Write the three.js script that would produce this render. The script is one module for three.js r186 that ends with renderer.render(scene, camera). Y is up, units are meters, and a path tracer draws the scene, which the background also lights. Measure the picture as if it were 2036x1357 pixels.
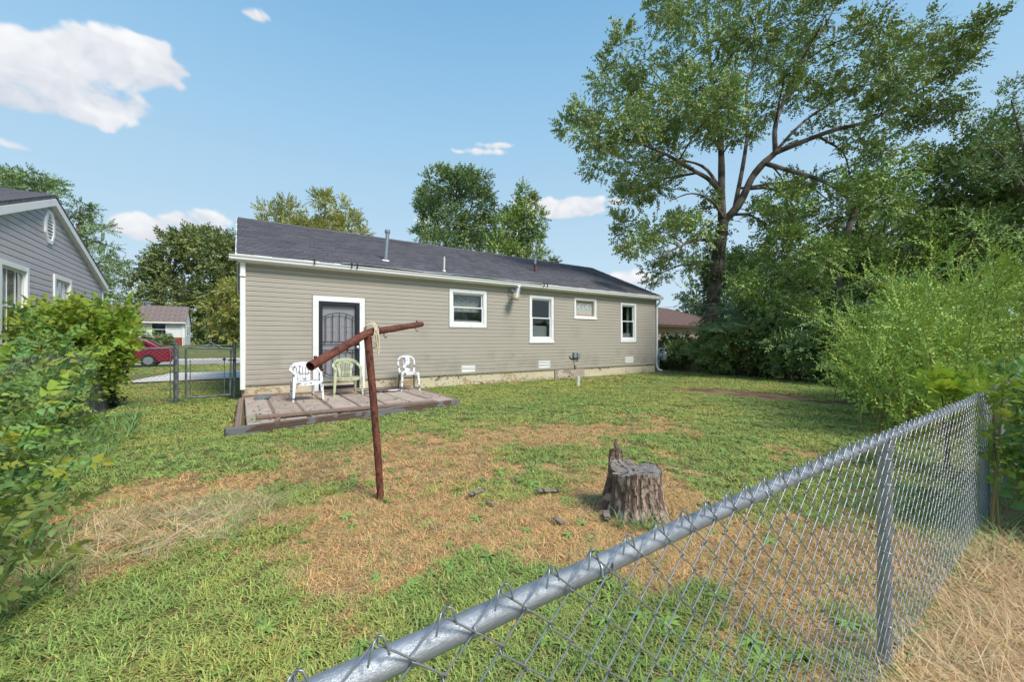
import * as THREE from 'three';
import { mergeGeometries } from 'three/addons/utils/BufferGeometryUtils.js';
import { RoundedBoxGeometry } from 'three/addons/geometries/RoundedBoxGeometry.js';

// ---------------------------------------------------------------- camera
// World: x runs along the back wall of the house, -z is away from the camera towards the wall, y up, metres.
const F = 796, CX = 1018, HY = 678.5, EYE = 1.30, TH = Math.atan2(796, 1172), C = Math.cos(TH), S = Math.sin(TH);
const scene = new THREE.Scene();
const camera = new THREE.PerspectiveCamera(2 * Math.atan(678.5 / F) * 180 / Math.PI, 2036 / 1357, 0.05, 900);
camera.position.set(0, EYE, 0);
camera.lookAt(S, EYE, -C);
const EXPOSURE = 2.9;
const renderer = new THREE.WebGLRenderer({ antialias: true });
renderer.setSize(1024, 683);
renderer.toneMapping = THREE.LinearToneMapping;
renderer.toneMappingExposure = EXPOSURE;
renderer.shadowMap.enabled = true;

// photo pixel helpers: a pixel is only a direction, the distance comes from what the thing stands on
const V = (x, y, z) => new THREE.Vector3(x, y, z);
const P = (px, py, t) => { const r = (px - CX) / F; return V(t * (r * C + S), EYE - (py - HY) / F * t, -t * (C - r * S)); };
const G = (px, py, y0 = 0) => P(px, py, F * (EYE - y0) / (py - HY));
const onZ = (px, py, z) => P(px, py, -z / (C - (px - CX) / F * S));
const onX = (px, py, x) => P(px, py, x / ((px - CX) / F * C + S));

// ---------------------------------------------------------------- random numbers and noise
function mul(a) { return () => { a |= 0; a = a + 0x6D2B79F5 | 0; let t = Math.imul(a ^ a >>> 15, 1 | a); t = t + Math.imul(t ^ t >>> 7, 61 | t) ^ t; return ((t ^ t >>> 14) >>> 0) / 4294967296; }; }
let R = mul(77);
const rr = (a, b) => a + (b - a) * R();
const seed = (n) => { R = mul(n); };
const clamp = (x, a = 0, b = 1) => Math.min(b, Math.max(a, x));
const sm = (a, b, x) => { x = clamp((x - a) / (b - a)); return x * x * (3 - 2 * x); };
const lerp = (a, b, k) => a + (b - a) * k;
function h2(i, j) { let n = Math.imul(i, 374761393) + Math.imul(j, 668265263) | 0; n = Math.imul(n ^ n >>> 13, 1274126177); return ((n ^ n >>> 16) >>> 0) / 4294967296; }
function vn(x, y, p = 0) {           // value noise, tiling with period p when p > 0
  let i = Math.floor(x), j = Math.floor(y), u = x - i, v = y - j, k = i + 1, l = j + 1;
  u = u * u * (3 - 2 * u); v = v * v * (3 - 2 * v);
  if (p) { i = ((i % p) + p) % p; j = ((j % p) + p) % p; k = ((k % p) + p) % p; l = ((l % p) + p) % p; }
  const a = h2(i, j), b = h2(k, j), c = h2(i, l), d = h2(k, l), e = a + (b - a) * u;
  return e + (c + (d - c) * u - e) * v;
}
function fbm(x, y, o = 4, p = 0) { let s = 0, a = 0.5, n = 0; for (let k = 0; k < o; k++) { s += a * vn(x + k * 17 * (p ? 0 : 1), y + k * 31 * (p ? 0 : 1), p); n += a; a /= 2; x *= 2; y *= 2; p *= 2; } return s / n; }

// ---------------------------------------------------------------- sky and sun
const SUN = V(0.3, 0.80, 0.5).normalize();
{
  const W = 3072, Hh = 1536, d = new Float32Array(W * Hh * 4);
  const stops = [[-90, .40, .50, .55], [0, .70, .82, .91], [6, .60, .78, .91], [16, .47, .69, .88], [28, .335, .59, .84], [42, .20, .45, .74], [65, .13, .32, .59], [90, .11, .28, .54]];
  const azel = (px, py) => { const v = P(px, py, 1).sub(V(0, EYE, 0)).normalize(); return [Math.atan2(v.z, v.x), Math.asin(v.y)]; };
  const clouds = [];
  const K = (px, py, rx, ry, dens = 1) => { const [a, e] = azel(px, py), [a2] = azel(px + rx, py), [, e2] = azel(px, py - ry); clouds.push([a, e, Math.abs(a2 - a), Math.abs(e2 - e), dens]); };
  K(-40, 150, 300, 78, 1.7); K(130, 150, 200, 70, 1.7); K(250, 125, 130, 62, 2.1); K(325, 118, 66, 44, 1.9); K(512, 28, 36, 22, 1.15); K(30, 290, 55, 14, .95); K(385, 152, 26, 10, .8);
  K(345, 462, 140, 34, 1.6); K(395, 440, 70, 28, 1.5); K(960, 303, 60, 11, 1.1); K(990, 290, 50, 9, 1.1); K(1130, 412, 110, 28, 1.5); K(840, 438, 50, 10, 1); K(1250, 560, 95, 26, 1); K(1010, 400, 70, 16, .7);
  K(1540, 540, 260, 70, .8); K(1800, 610, 200, 50, .7); K(250, 640, 120, 30, .5);
  seed(5);
  for (let k = 0; k < 34; k++) {
    const a = rr(-Math.PI, Math.PI), e = rr(0.08, 0.9), fw = Math.atan2(-C, S);
    if (Math.abs(Math.atan2(Math.sin(a - fw), Math.cos(a - fw))) < 1.05) continue;
    clouds.push([a, e, rr(.12, .34), rr(.04, .12), rr(.7, 1.1)]);
  }
  const nc = clouds.length, cl = new Float64Array(nc * 5); clouds.forEach((c, i) => c.forEach((v, q) => { cl[i * 5 + q] = v; }));
  const base = new Float64Array(3);
  for (let j = 0; j < Hh; j++) {
    const el = ((j + .5) / Hh - .5) * Math.PI, deg = el * 180 / Math.PI;
    let s = 0; while (s < stops.length - 2 && deg > stops[s + 1][0]) s++;
    const k = clamp((deg - stops[s][0]) / (stops[s + 1][0] - stops[s][0]));
    for (let q = 0; q < 3; q++) base[q] = lerp(stops[s][q + 1], stops[s + 1][q + 1], k);
    for (let i = 0; i < W; i++) {
      const az = ((i + .5) / W - .5) * 2 * Math.PI, o = (j * W + i) * 4;
      let r = base[0], g = base[1], b = base[2];
      if (deg > 0 && deg < 75) {
        let m = 0, top = 0;
        for (let q = 0; q < nc; q++) {
          const y0 = (el - cl[q * 5 + 1]) / cl[q * 5 + 3]; if (y0 > 1.5 || y0 < -1.5) continue;
          let da = az - cl[q * 5]; if (da > Math.PI) da -= 2 * Math.PI; else if (da < -Math.PI) da += 2 * Math.PI;
          const x = da / cl[q * 5 + 2]; if (x > 1.5 || x < -1.5) continue;
          const y = y0 < 0 ? y0 * 1.35 : y0, w = (1.45 - x * x - y * y) * cl[q * 5 + 4];
          if (w > 0) { m += w * w; top += y * w * w; }
        }
        if (m > .05) {
          top /= m; m = Math.min(1.85, Math.sqrt(m));
          const wx = fbm(az * 9 + 3, el * 11, 3, 0) - .5, wy = fbm(az * 9 + 53, el * 11 + 7, 3, 0) - .5;
          const n = fbm(az * 15 + wx * 2.2, el * 19 + wy * 2.2, 7, 0), n2 = fbm(az * 60 + wy * 6, el * 75 + wx * 6, 4, 0), q = m * .62 + (n - .5) * 1.9 + (n2 - .5) * .35, al = .97 * sm(.52, .92, q) ;
          const lit = clamp(.52 + .42 * top + (n2 - .5) * .55 + (n - .5) * 1.1);
          r += (lerp(.62, .97, lit) - r) * al; g += (lerp(.67, .975, lit) - g) * al; b += (lerp(.77, .985, lit) - b) * al;
        }
      }
      d[o] = r / EXPOSURE; d[o + 1] = g / EXPOSURE; d[o + 2] = b / EXPOSURE; d[o + 3] = 1;
    }
  }
  const t = new THREE.DataTexture(d, W, Hh, THREE.RGBAFormat, THREE.FloatType);
  t.mapping = THREE.EquirectangularReflectionMapping; t.magFilter = t.minFilter = THREE.LinearFilter; t.needsUpdate = true;
  scene.background = t; scene.environment = t;
}
const sun = new THREE.DirectionalLight(new THREE.Color(1, .94, .85), 1.5);
sun.position.copy(SUN).multiplyScalar(60); sun.target.position.set(5, 0, -8);
sun.castShadow = true; sun.shadow.radius = 36; sun.shadow.mapSize.set(4096, 4096);
Object.assign(sun.shadow.camera, { left: -40, right: 40, top: 40, bottom: -40, near: 1, far: 200 });
scene.add(sun, sun.target);

// ---------------------------------------------------------------- names, things, parts
const taken = {};
const numbered = (n) => { const k = taken[n] = (taken[n] ?? -1) + 1; return k ? n + '_' + String(k).padStart(3, '0') : n; };
function put(o, name, parent, at) { o.name = parent ? name : numbered(name); o.castShadow = o.receiveShadow = true; if (at) o.position.set(...(at.isVector3 ? at.toArray() : at)); (parent ?? scene).add(o); return o; }
function mesh(name, geo, mat, parent, at) { return put(new THREE.Mesh(Array.isArray(geo) ? merge(geo) : geo, mat), name, parent, at); }
function tag(o, label, category, group, kind) { Object.assign(o.userData, { label, category }); if (group) o.userData.group = group; if (kind) o.userData.kind = kind; return o; }
function thing(name, label, category, at = [0, 0, 0], turn = 0, group) { const g = put(new THREE.Group(), name, null, at); g.rotation.y = turn; return tag(g, label, category, group); }
function structure(name, geo, mat) { const m = mesh(name, geo, mat); m.userData.kind = 'structure'; return m; }
const stuff = (o) => { o.userData.kind = 'stuff'; return o; };

// ---------------------------------------------------------------- geometry helpers
function merge(list) {
  const flat = list.map((g) => { const n = g.index ? g.toNonIndexed() : g; for (const k of Object.keys(n.attributes)) if (!['position', 'normal', 'uv'].includes(k)) n.deleteAttribute(k); if (!n.attributes.uv) uvBox(n); return n; });
  return flat.length === 1 ? flat[0] : mergeGeometries(flat);
}
function uvBox(g, k = 1) {           // uv in metres from the axis that a face looks along
  const p = g.attributes.position, n = g.attributes.normal, uv = new Float32Array(p.count * 2);
  for (let i = 0; i < p.count; i++) {
    const a = Math.abs(n.getX(i)), b = Math.abs(n.getY(i)), c = Math.abs(n.getZ(i)), x = p.getX(i), y = p.getY(i), z = p.getZ(i);
    const [u, v] = b >= a && b >= c ? [x, z] : a >= c ? [z, y] : [x, y];
    uv[2 * i] = u * k; uv[2 * i + 1] = v * k;
  }
  g.setAttribute('uv', new THREE.BufferAttribute(uv, 2)); return g;
}
class GB {                           // flat-shaded faces from corners
  constructor() { this.p = []; this.n = []; this.u = []; }
  tri(a, b, c) { const n = b.clone().sub(a).cross(c.clone().sub(a)).normalize(); for (const v of [a, b, c]) { this.p.push(v.x, v.y, v.z); this.n.push(n.x, n.y, n.z); } return this; }
  quad(a, b, c, d) { return this.tri(a, b, c).tri(a, c, d); }
  geo() { const g = new THREE.BufferGeometry(); g.setAttribute('position', new THREE.Float32BufferAttribute(this.p, 3)); g.setAttribute('normal', new THREE.Float32BufferAttribute(this.n, 3)); return uvBox(g); }
}
function bx(w, h, d, x = 0, y = 0, z = 0) { const g = new THREE.BoxGeometry(w, h, d).toNonIndexed(); g.translate(x, y, z); return uvBox(g); }
const bb = (x0, x1, y0, y1, z0, z1) => bx(x1 - x0, y1 - y0, z1 - z0, (x0 + x1) / 2, (y0 + y1) / 2, (z0 + z1) / 2);
function rb(w, h, d, x = 0, y = 0, z = 0, r = .01) { const g = new RoundedBoxGeometry(w, h, d, 2, Math.min(r, w / 2.1, h / 2.1, d / 2.1)); g.translate(x, y, z); const n = g.index ? g.toNonIndexed() : g; return uvBox(n); }
const rbb = (x0, x1, y0, y1, z0, z1, r) => rb(x1 - x0, y1 - y0, z1 - z0, (x0 + x1) / 2, (y0 + y1) / 2, (z0 + z1) / 2, r);
function tube(pts, radii, seg = 8, o = {}) {   // tapered tube along points; o.smooth: samples per span, o.cap, o.rough: uneven radius
  let ps = pts, rs = radii.length ? radii : pts.map(() => radii);
  if (typeof radii === 'number') rs = pts.map(() => radii);
  if (o.smooth) {
    const c = new THREE.CatmullRomCurve3(pts, !!o.closed), n = (pts.length - (o.closed ? 0 : 1)) * o.smooth, q = [], r2 = [];
    for (let i = 0; i <= n; i++) { q.push(c.getPoint(i / n)); const f = i / n * (rs.length - 1), k = Math.min(rs.length - 2, Math.floor(f)); r2.push(rs.length > 1 ? lerp(rs[k], rs[k + 1], f - k) : rs[0]); }
    ps = q; rs = r2;
  }
  const pos = [], nor = [], uv = [], idx = [], T = V(), N = V(), B = V();
  const d0 = ps[1].clone().sub(ps[0]).normalize(); N.copy(Math.abs(d0.y) > .9 ? V(1, 0, 0) : V(0, 1, 0)); N.sub(d0.clone().multiplyScalar(N.dot(d0))).normalize();
  let L = 0;
  ps.forEach((p, i) => {
    T.copy(ps[Math.min(i + 1, ps.length - 1)]).sub(ps[Math.max(i - 1, 0)]).normalize();
    N.sub(T.clone().multiplyScalar(N.dot(T))).normalize(); B.crossVectors(T, N);
    if (i) L += p.distanceTo(ps[i - 1]);
    for (let k = 0; k <= seg; k++) {
      const a = k / seg * 2 * Math.PI, rad = rs[i] * (o.rough ? 1 + o.rough * (vn((k % seg) * 1.3 + 5, L * 5 / (rs[0] * 8 + .05) + 3) - .5) * 2 : 1), n = N.clone().multiplyScalar(Math.cos(a)).addScaledVector(B, Math.sin(a));
      pos.push(p.x + n.x * rad, p.y + n.y * rad, p.z + n.z * rad); nor.push(n.x, n.y, n.z); uv.push(k / seg * Math.max(1, Math.round(rs[0] * 6.28 / .5)) * .5, L);
    }
  });
  const row = seg + 1;
  for (let i = 0; i < ps.length - 1; i++) for (let k = 0; k < seg; k++) { const a = i * row + k; idx.push(a, a + 1, a + row, a + 1, a + row + 1, a + row); }
  if (o.cap !== false) for (const [i, flip] of [[0, 1], [ps.length - 1, 0]]) {
    const b = pos.length / 3, t = (i ? ps[i].clone().sub(ps[i - 1]) : ps[0].clone().sub(ps[1])).normalize();
    pos.push(ps[i].x, ps[i].y, ps[i].z); nor.push(t.x, t.y, t.z); uv.push(0, 0);
    for (let k = 0; k <= seg; k++) { const q = (i * row + k) * 3; pos.push(pos[q], pos[q + 1], pos[q + 2]); nor.push(t.x, t.y, t.z); uv.push(.1, .1); }
    for (let k = 0; k < seg; k++) flip ? idx.push(b, b + 2 + k, b + 1 + k) : idx.push(b, b + 1 + k, b + 2 + k);
  }
  const g = new THREE.BufferGeometry(); g.setAttribute('position', new THREE.Float32BufferAttribute(pos, 3)); g.setAttribute('normal', new THREE.Float32BufferAttribute(nor, 3)); g.setAttribute('uv', new THREE.Float32BufferAttribute(uv, 2)); g.setIndex(idx);
  return g;
}
const rod = (a, b, r, seg = 8) => tube([a, b], [r, r], seg);
function ribbon(pts, w, th, side, smooth = 5) {   // flat band along points: w across "side", th thick; w may be a list
  const c = new THREE.CatmullRomCurve3(pts), n = (pts.length - 1) * smooth, g = new GB(), rows = [];
  for (let i = 0; i <= n; i++) {
    const p = c.getPoint(i / n), t = c.getTangent(i / n), s = (typeof side === 'function' ? side(i / n, p) : side).clone(), f = i / n * ((w.length ?? 1) - 1), k = Math.floor(f);
    const ww = w.length ? lerp(w[k], w[Math.min(k + 1, w.length - 1)], f - k) : w;
    s.sub(t.clone().multiplyScalar(s.dot(t))).normalize(); const u = t.clone().cross(s).normalize();
    rows.push([[-1, -1], [1, -1], [1, 1], [-1, 1]].map(([a, b]) => p.clone().addScaledVector(s, a * ww / 2).addScaledVector(u, b * th / 2)));
  }
  for (let i = 0; i < n; i++) for (let k = 0; k < 4; k++) g.quad(rows[i][k], rows[i][(k + 1) % 4], rows[i + 1][(k + 1) % 4], rows[i + 1][k]);
  g.quad(rows[0][3], rows[0][2], rows[0][1], rows[0][0]); g.quad(...rows[n]);
  return g.geo();
}
function loftBox(a, wa, da, b, wb, db) { return tapered([[a, wa, da], [b, wb, db]]); }   // rectangular leg between two centres, width along x, depth along z
function tapered(rows) {
  const g = new GB(), q = rows.map(([c, w, d]) => [[-1, -1], [1, -1], [1, 1], [-1, 1]].map(([s, t]) => V(c.x + s * w / 2, c.y, c.z + t * d / 2)));
  for (let i = 0; i < q.length - 1; i++) for (let k = 0; k < 4; k++) g.quad(q[i][(k + 1) % 4], q[i][k], q[i + 1][k], q[i + 1][(k + 1) % 4]);
  g.quad(q[0][0], q[0][1], q[0][2], q[0][3]); const e = q[q.length - 1]; g.quad(e[3], e[2], e[1], e[0]);
  return g.geo();
}
function extrude(pts, depth, bevel = 0) { const s = new THREE.Shape(pts.map(([x, y]) => new THREE.Vector2(x, y))); const g = new THREE.ExtrudeGeometry(s, { depth, bevelEnabled: bevel > 0, bevelSize: bevel, bevelThickness: bevel, bevelSegments: 2 }); return uvBox(g.index ? g.toNonIndexed() : g); }

// ---------------------------------------------------------------- textures and materials
function tex(w, h, fn, srgb = true, rx = 1, ry = 1) {   // fn(u, v) gives 0..1 sRGB colours or a grey
  const d = new Uint8Array(w * h * 4);
  for (let j = 0; j < h; j++) for (let i = 0; i < w; i++) { const c = fn((i + .5) / w, (j + .5) / h), o = (j * w + i) * 4; for (let k = 0; k < 3; k++) d[o + k] = clamp(c.length ? c[k] : c) * 255; d[o + 3] = 255; }
  const t = new THREE.DataTexture(d, w, h); t.wrapS = t.wrapT = THREE.RepeatWrapping; t.magFilter = t.minFilter = THREE.LinearFilter; if (srgb) t.colorSpace = THREE.SRGBColorSpace; t.repeat.set(rx, ry); t.needsUpdate = true;
  return t;
}
const mix3 = (a, b, k) => [lerp(a[0], b[0], k), lerp(a[1], b[1], k), lerp(a[2], b[2], k)];
const rgb = (r, g, b) => [r / 255, g / 255, b / 255];
const lin = (r, g, b) => new THREE.Color().setRGB(r, g, b);
const srgb = (r, g, b) => new THREE.Color().setRGB(r / 255, g / 255, b / 255, THREE.SRGBColorSpace);
const std = (o) => new THREE.MeshStandardMaterial({ roughness: .8, ...o });
const phys = (o) => new THREE.MeshPhysicalMaterial({ roughness: .8, ...o });
const grain = tex(512, 512, (u, v) => .5 + .5 * (fbm(u * 16, v * 16, 5, 16) - .5) + .5 * (vn(u * 256, v * 256, 256) - .5), false);
const fineBump = (m, d, rep = 2) => { const t = grain.clone(); t.repeat.set(rep, rep); t.needsUpdate = true; m.bumpMap = t; m.bumpScale = d; return m; };
const worn = (a, b, size, lo, hi, rep = 1, st = 1) => tex(512, 512, (u, v) => { const n = fbm(u * size, v * size * st, 5, size); return mix3(mix3(a, b, sm(lo, hi, n)), [0, 0, 0], .12 * vn(u * 256, v * 256, 256)); }, true, rep, rep);
const M = {};
{
  const vinylMap = (a, b) => tex(1024, 512, (u, v) => {
    const streak = fbm(u * 6, v * 160, 3, 2), d = fbm(u * 5, v * 5, 5, 5), sp = vn(u * 512, v * 256, 256);
    return mix3(mix3(a, b, .55 * d + .3 * streak), [.2, .19, .15], .10 * sm(.55, .85, d) + .05 * sp);
  }, true, .35, .35);
  M.siding = fineBump(std({ map: vinylMap(rgb(181, 174, 162), rgb(167, 160, 148)), roughness: .62 }), .0012, 3);
  M.graySiding = fineBump(std({ map: vinylMap(rgb(208, 202, 207), rgb(188, 181, 187)), roughness: .6 }), .0012, 3);
  M.tanSiding = fineBump(std({ map: vinylMap(rgb(200, 178, 158), rgb(180, 160, 140)), roughness: .7 }), .001, 3);
  M.whiteSiding = std({ color: srgb(225, 226, 226), roughness: .6 });
  const wt = tex(256, 256, (u, v) => { const n = fbm(u * 8, v * 8, 5, 8); return mix3(rgb(238, 238, 238), rgb(205, 204, 200), sm(.5, .9, n) * .35); });
  M.white = std({ map: wt, roughness: .5 });
  M.gutter = std({ map: tex(512, 512, (u, v) => { const n = fbm(u * 6, v * 6, 5, 6), s = fbm(u * 40, v * 4, 3, 4); return mix3(rgb(233, 233, 233), rgb(120, 116, 108), .5 * sm(.55, .8, n) * s + .25 * sm(.6, .8, s)); }, true, .5, .5), roughness: .45 });
  M.channel = std({ color: srgb(150, 145, 128), roughness: .6 });
  M.shingle = fineBump(std({ map: tex(1024, 1024, (u, v) => { const n = vn(u * 512, v * 512, 512), m = fbm(u * 8, v * 8, 5, 8), p = vn(u * 160, v * 160, 160); const c = mix3(rgb(82, 81, 88), rgb(116, 114, 121), .5 * n + .4 * m); return mix3(c, rgb(122, 106, 106), .3 * sm(.6, .9, p)); }, true, .5, .5), vertexColors: true, roughness: .95 }), .003, 6);
  M.grayShingle = fineBump(std({ map: worn(rgb(120, 118, 125), rgb(98, 96, 104), 10, .3, .7, 1.2), roughness: .95 }), .004, 4);
  M.brownShingle = fineBump(std({ map: worn(rgb(120, 96, 88), rgb(92, 70, 64), 10, .3, .7, 1.2), roughness: .95 }), .004, 4);
  M.brownGrayShingle = fineBump(std({ map: worn(rgb(140, 124, 118), rgb(112, 98, 96), 10, .3, .7, 1.2), roughness: .95 }), .004, 4);
  M.glass = phys({ color: lin(.93, .96, .95), transmission: 1, thickness: 0, roughness: .02, ior: 1.5 });
  M.interior = std({ color: srgb(125, 120, 112), roughness: .9 });
  M.curtain = phys({ map: worn(rgb(205, 205, 200), rgb(150, 152, 150), 18, .35, .7, 2), roughness: 1, transmission: .3, thickness: 0 });
  M.blind = std({ color: srgb(200, 202, 205), roughness: .7 });
  M.frosted = phys({ map: worn(rgb(205, 205, 198), rgb(160, 165, 168), 14, .4, .62, 2.5), roughness: .35 });
  M.rawWood = std({ map: tex(256, 512, (u, v) => mix3(rgb(190, 160, 118), rgb(140, 108, 74), fbm(u * 24, v * 3, 4, 3)), true, 2, 1), roughness: .85 });
  M.doorBlack = std({ color: srgb(30, 33, 42), roughness: .45 });
  M.doorGray = std({ color: srgb(208, 207, 212), roughness: .6 });
  M.screen = phys({ color: srgb(70, 72, 80), roughness: .7, transparent: true, opacity: .2 });
  M.chrome = std({ color: lin(.75, .75, .76), metalness: 1, roughness: .25 });
  M.galv = fineBump(std({ map: tex(512, 512, (u, v) => { const n = fbm(u * 10, v * 10, 4, 10), s = vn(u * 70, v * 70, 70), w = fbm(u * 40, v * 3, 3, 3); return mix3(mix3(rgb(172, 177, 184), rgb(128, 134, 142), n), rgb(200, 204, 208), .35 * s * w); }, true, 2, 2), metalness: .65, roughness: .46 }), .0006, 4);
  M.wire = std({ color: srgb(158, 163, 168), metalness: .7, roughness: .42 });
  M.tie = std({ color: srgb(205, 208, 212), metalness: .9, roughness: .3 });
  M.oldGalv = fineBump(std({ map: worn(rgb(120, 130, 140), rgb(88, 92, 94), 8, .4, .7, 2), metalness: .4, roughness: .6 }), .001, 3);
  M.rust = fineBump(std({ map: tex(512, 512, (u, v) => { const n = fbm(u * 12, v * 12, 5, 12), q = vn(u * 90, v * 90, 90), w = fbm(u * 5 + 7, v * 5, 4, 5); let c = mix3(rgb(132, 76, 62), rgb(98, 54, 45), n); c = mix3(c, rgb(186, 132, 88), sm(.74, .84, q) * .75 * sm(.4, .6, w)); c = mix3(c, rgb(62, 36, 33), sm(.58, .68, fbm(u * 9, v * 9 + 3, 5, 9)) * .7); return c; }, true, 2, 2), roughness: .8, metalness: .15 }), .0022, 4);
  M.rope = std({ color: srgb(212, 200, 170), roughness: .9 });
  M.black = std({ color: srgb(32, 32, 34), roughness: .6 });
  M.concrete = fineBump(std({ map: tex(1024, 1024, (u, v) => { const n = fbm(u * 7, v * 7, 6, 7), q = vn(u * 300, v * 300, 300), st = sm(.58, .72, fbm(u * 9 + 3, v * 9, 4, 9)); let c = mix3(rgb(198, 182, 169), rgb(168, 151, 139), n); c = mix3(c, rgb(170, 150, 138), st * .5); return mix3(c, rgb(140, 122, 112), .22 * q); }, true, .8, .8), roughness: .92 }), .003, 3);
  M.oldWood = fineBump(std({ map: tex(1024, 256, (u, v) => { const g = fbm(u * 5, v * 60, 5, 5), n = fbm(u * 10, v * 6, 5, 2); let c = mix3(rgb(176, 150, 134), rgb(112, 90, 78), g); c = mix3(c, rgb(72, 58, 50), sm(.55, .8, n) * .6); return c; }, true, .8, 2), roughness: .9 }), .006, 4);
  M.grayPaintWood = fineBump(std({ map: tex(1024, 256, (u, v) => { const g = fbm(u * 5, v * 60, 5, 5), n = fbm(u * 22, v * 3, 5), e = sm(.12, .0, Math.min(u, 1 - u)); let c = mix3(rgb(126, 104, 92), rgb(66, 52, 44), g); c = mix3(c, rgb(128, 132, 138), sm(.52, .62, n + e * .3) * .8); return c; }, true, .25, 2), roughness: .9 }), .006, 4);
  M.foundation = std({ map: tex(2048, 256, (u, v) => {
    const n = fbm(u * 60, v * 4, 5), big = fbm(u * 16 + 4, v * 2, 4), sp = fbm(u * 260, v * 14, 4);
    let c = mix3(rgb(218, 208, 182), rgb(198, 186, 158), n);
    c = mix3(c, rgb(160, 136, 106), sm(.5, .62, big * .6 + sp * .4 - .0) * .8);
    c = mix3(c, rgb(84, 70, 52), sm(.62, .68, sp * .55 + fbm(u * 30 + 9, v * 3, 3) * .45 + (u > .28 && u < .42 ? .07 : 0) - .02) * .8);
    return mix3(c, [.35, .32, .28], .06 * h2(u * 2048 | 0, v * 256 | 0));
  }), roughness: .93 });
  M.plywood = std({ map: tex(512, 512, (u, v) => { const w = fbm(u * 3, v * 3, 4), g = Math.abs(Math.sin((Math.hypot(u - .45, (v - .45) * 1.2) + w * .22) * 48)), p = sm(.5, .62, fbm(u * 9, v * 9, 4)); return mix3(mix3(rgb(190, 176, 160), rgb(120, 98, 82), g * g), rgb(215, 208, 200), p * .6); }), roughness: .9 });
  M.slate = fineBump(std({ map: worn(rgb(122, 132, 138), rgb(90, 98, 104), 8, .3, .7), roughness: .8 }), .004, 3);
  M.pvc = std({ map: worn(rgb(238, 236, 226), rgb(205, 200, 184), 6, .5, .8, 3), roughness: .5 });
  M.meter = fineBump(std({ color: srgb(150, 158, 166), roughness: .5, metalness: .3 }), .001, 4);
  M.barkMap = tex(512, 512, (u, v) => { const f = fbm(u * 20, v * 5, 5, 5), n = fbm(u * 8, v * 8, 4, 8); return mix3(mix3(rgb(138, 124, 114), rgb(80, 68, 60), sm(.35, .65, f)), rgb(140, 136, 124), .3 * sm(.6, .8, n)); }, true, 2, 1);
  const bb2 = tex(512, 512, (u, v) => sm(.3, .7, fbm(u * 20, v * 5, 5, 5)), false, 2, 1);
  M.bark = std({ map: M.barkMap, bumpMap: bb2, bumpScale: -.03, roughness: .95 });
  M.brick = std({ color: srgb(150, 72, 56), roughness: .9 }); M.mortar = std({ color: srgb(170, 150, 138), roughness: .95 });
  M.road = fineBump(std({ map: worn(rgb(178, 172, 166), rgb(156, 150, 146), 12, .3, .7, .3), roughness: .95 }), .004, 1);
  M.drive = fineBump(std({ map: worn(rgb(222, 216, 208), rgb(196, 190, 182), 8, .3, .7, .3), roughness: .95 }), .003, 1);
  M.carRed = phys({ color: srgb(128, 22, 44), roughness: .3, clearcoat: 1, clearcoatRoughness: .08 });
  M.carGlass = phys({ color: srgb(22, 26, 30), roughness: .08 });
  M.tyre = std({ color: srgb(34, 34, 35), roughness: .9 });
  M.tail = phys({ color: srgb(90, 8, 12), roughness: .15 });
}

// ================================================================ SETTING: ground, lawn, street
const ZW = -10.5, XL = 0.02, XR = 14.43;                       // back wall of the house
const ZF = -0.486;                                             // chain-link fence in the foreground
const poly = (pts) => (x, z) => { let c = false; for (let i = 0, j = pts.length - 1; i < pts.length; j = i++) { const [a, b] = pts[i], [d, e] = pts[j]; if ((b > z) !== (e > z) && x < (d - a) * (z - b) / (e - b) + a) c = !c; } return c; };
const patioPts = [[0.02, -10.5], [-0.13, -6.6], [3.66, -7.32], [3.98, -10.5]];
const inPatio = poly(patioPts);
const rise = (z) => .85 * sm(34, 52, -z);                      // the land climbs across the street
const groundY = (x, z) => rise(z) + (z > -26 && z < 14 ? .022 * (fbm(x * .7 + 40, z * .7 + 40, 3) - .5) : 0);
// where the lawn has dried out: patches read off the photograph, [px, py, radius x, radius z, weight]
const dryPatches = [[900, 880, 1.9, .8, .5], [1060, 870, 1.6, .7, .45], [780, 960, .9, .6, .4], [920, 1030, .75, .5, .5], [1090, 1030, .6, .4, .5], [1200, 1060, .5, .35, .5], [660, 1190, .26, .3, .6], [590, 1120, .35, .3, .45], [440, 965, 1.0, .5, .42], [330, 985, .8, .4, .35], [1290, 850, 1.6, .6, .4], [1400, 930, .8, .5, .35], [1340, 1000, .4, .35, .45],
  [1650, 1150, .45, .5, .7], [1480, 1080, .5, .4, .6], [1780, 1080, .6, .5, .5], [1560, 1280, .3, .3, .5], [1330, 1120, .3, .2, .4], [1250, 1230, .2, .2, .25], [820, 1100, .5, .4, .35], [260, 1080, .5, .4, .35], [1560, 900, .7, .5, .25], [480, 1330, .2, .15, .3], [700, 1060, .5, .4, .35], [1230, 940, .8, .5, .35], [760, 1080, .5, .35, .3], [990, 1090, .5, .3, .3], [560, 1040, .5, .4, .25], [1130, 1110, .3, .25, .35], [700, 1290, .2, .2, .3], [900, 1290, .12, .1, .2], [300, 1180, .3, .2, .15]].map(([a, b, rx, rz, w]) => { const g = G(a, b); return [g.x, g.z, rx, rz, w]; });
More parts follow.
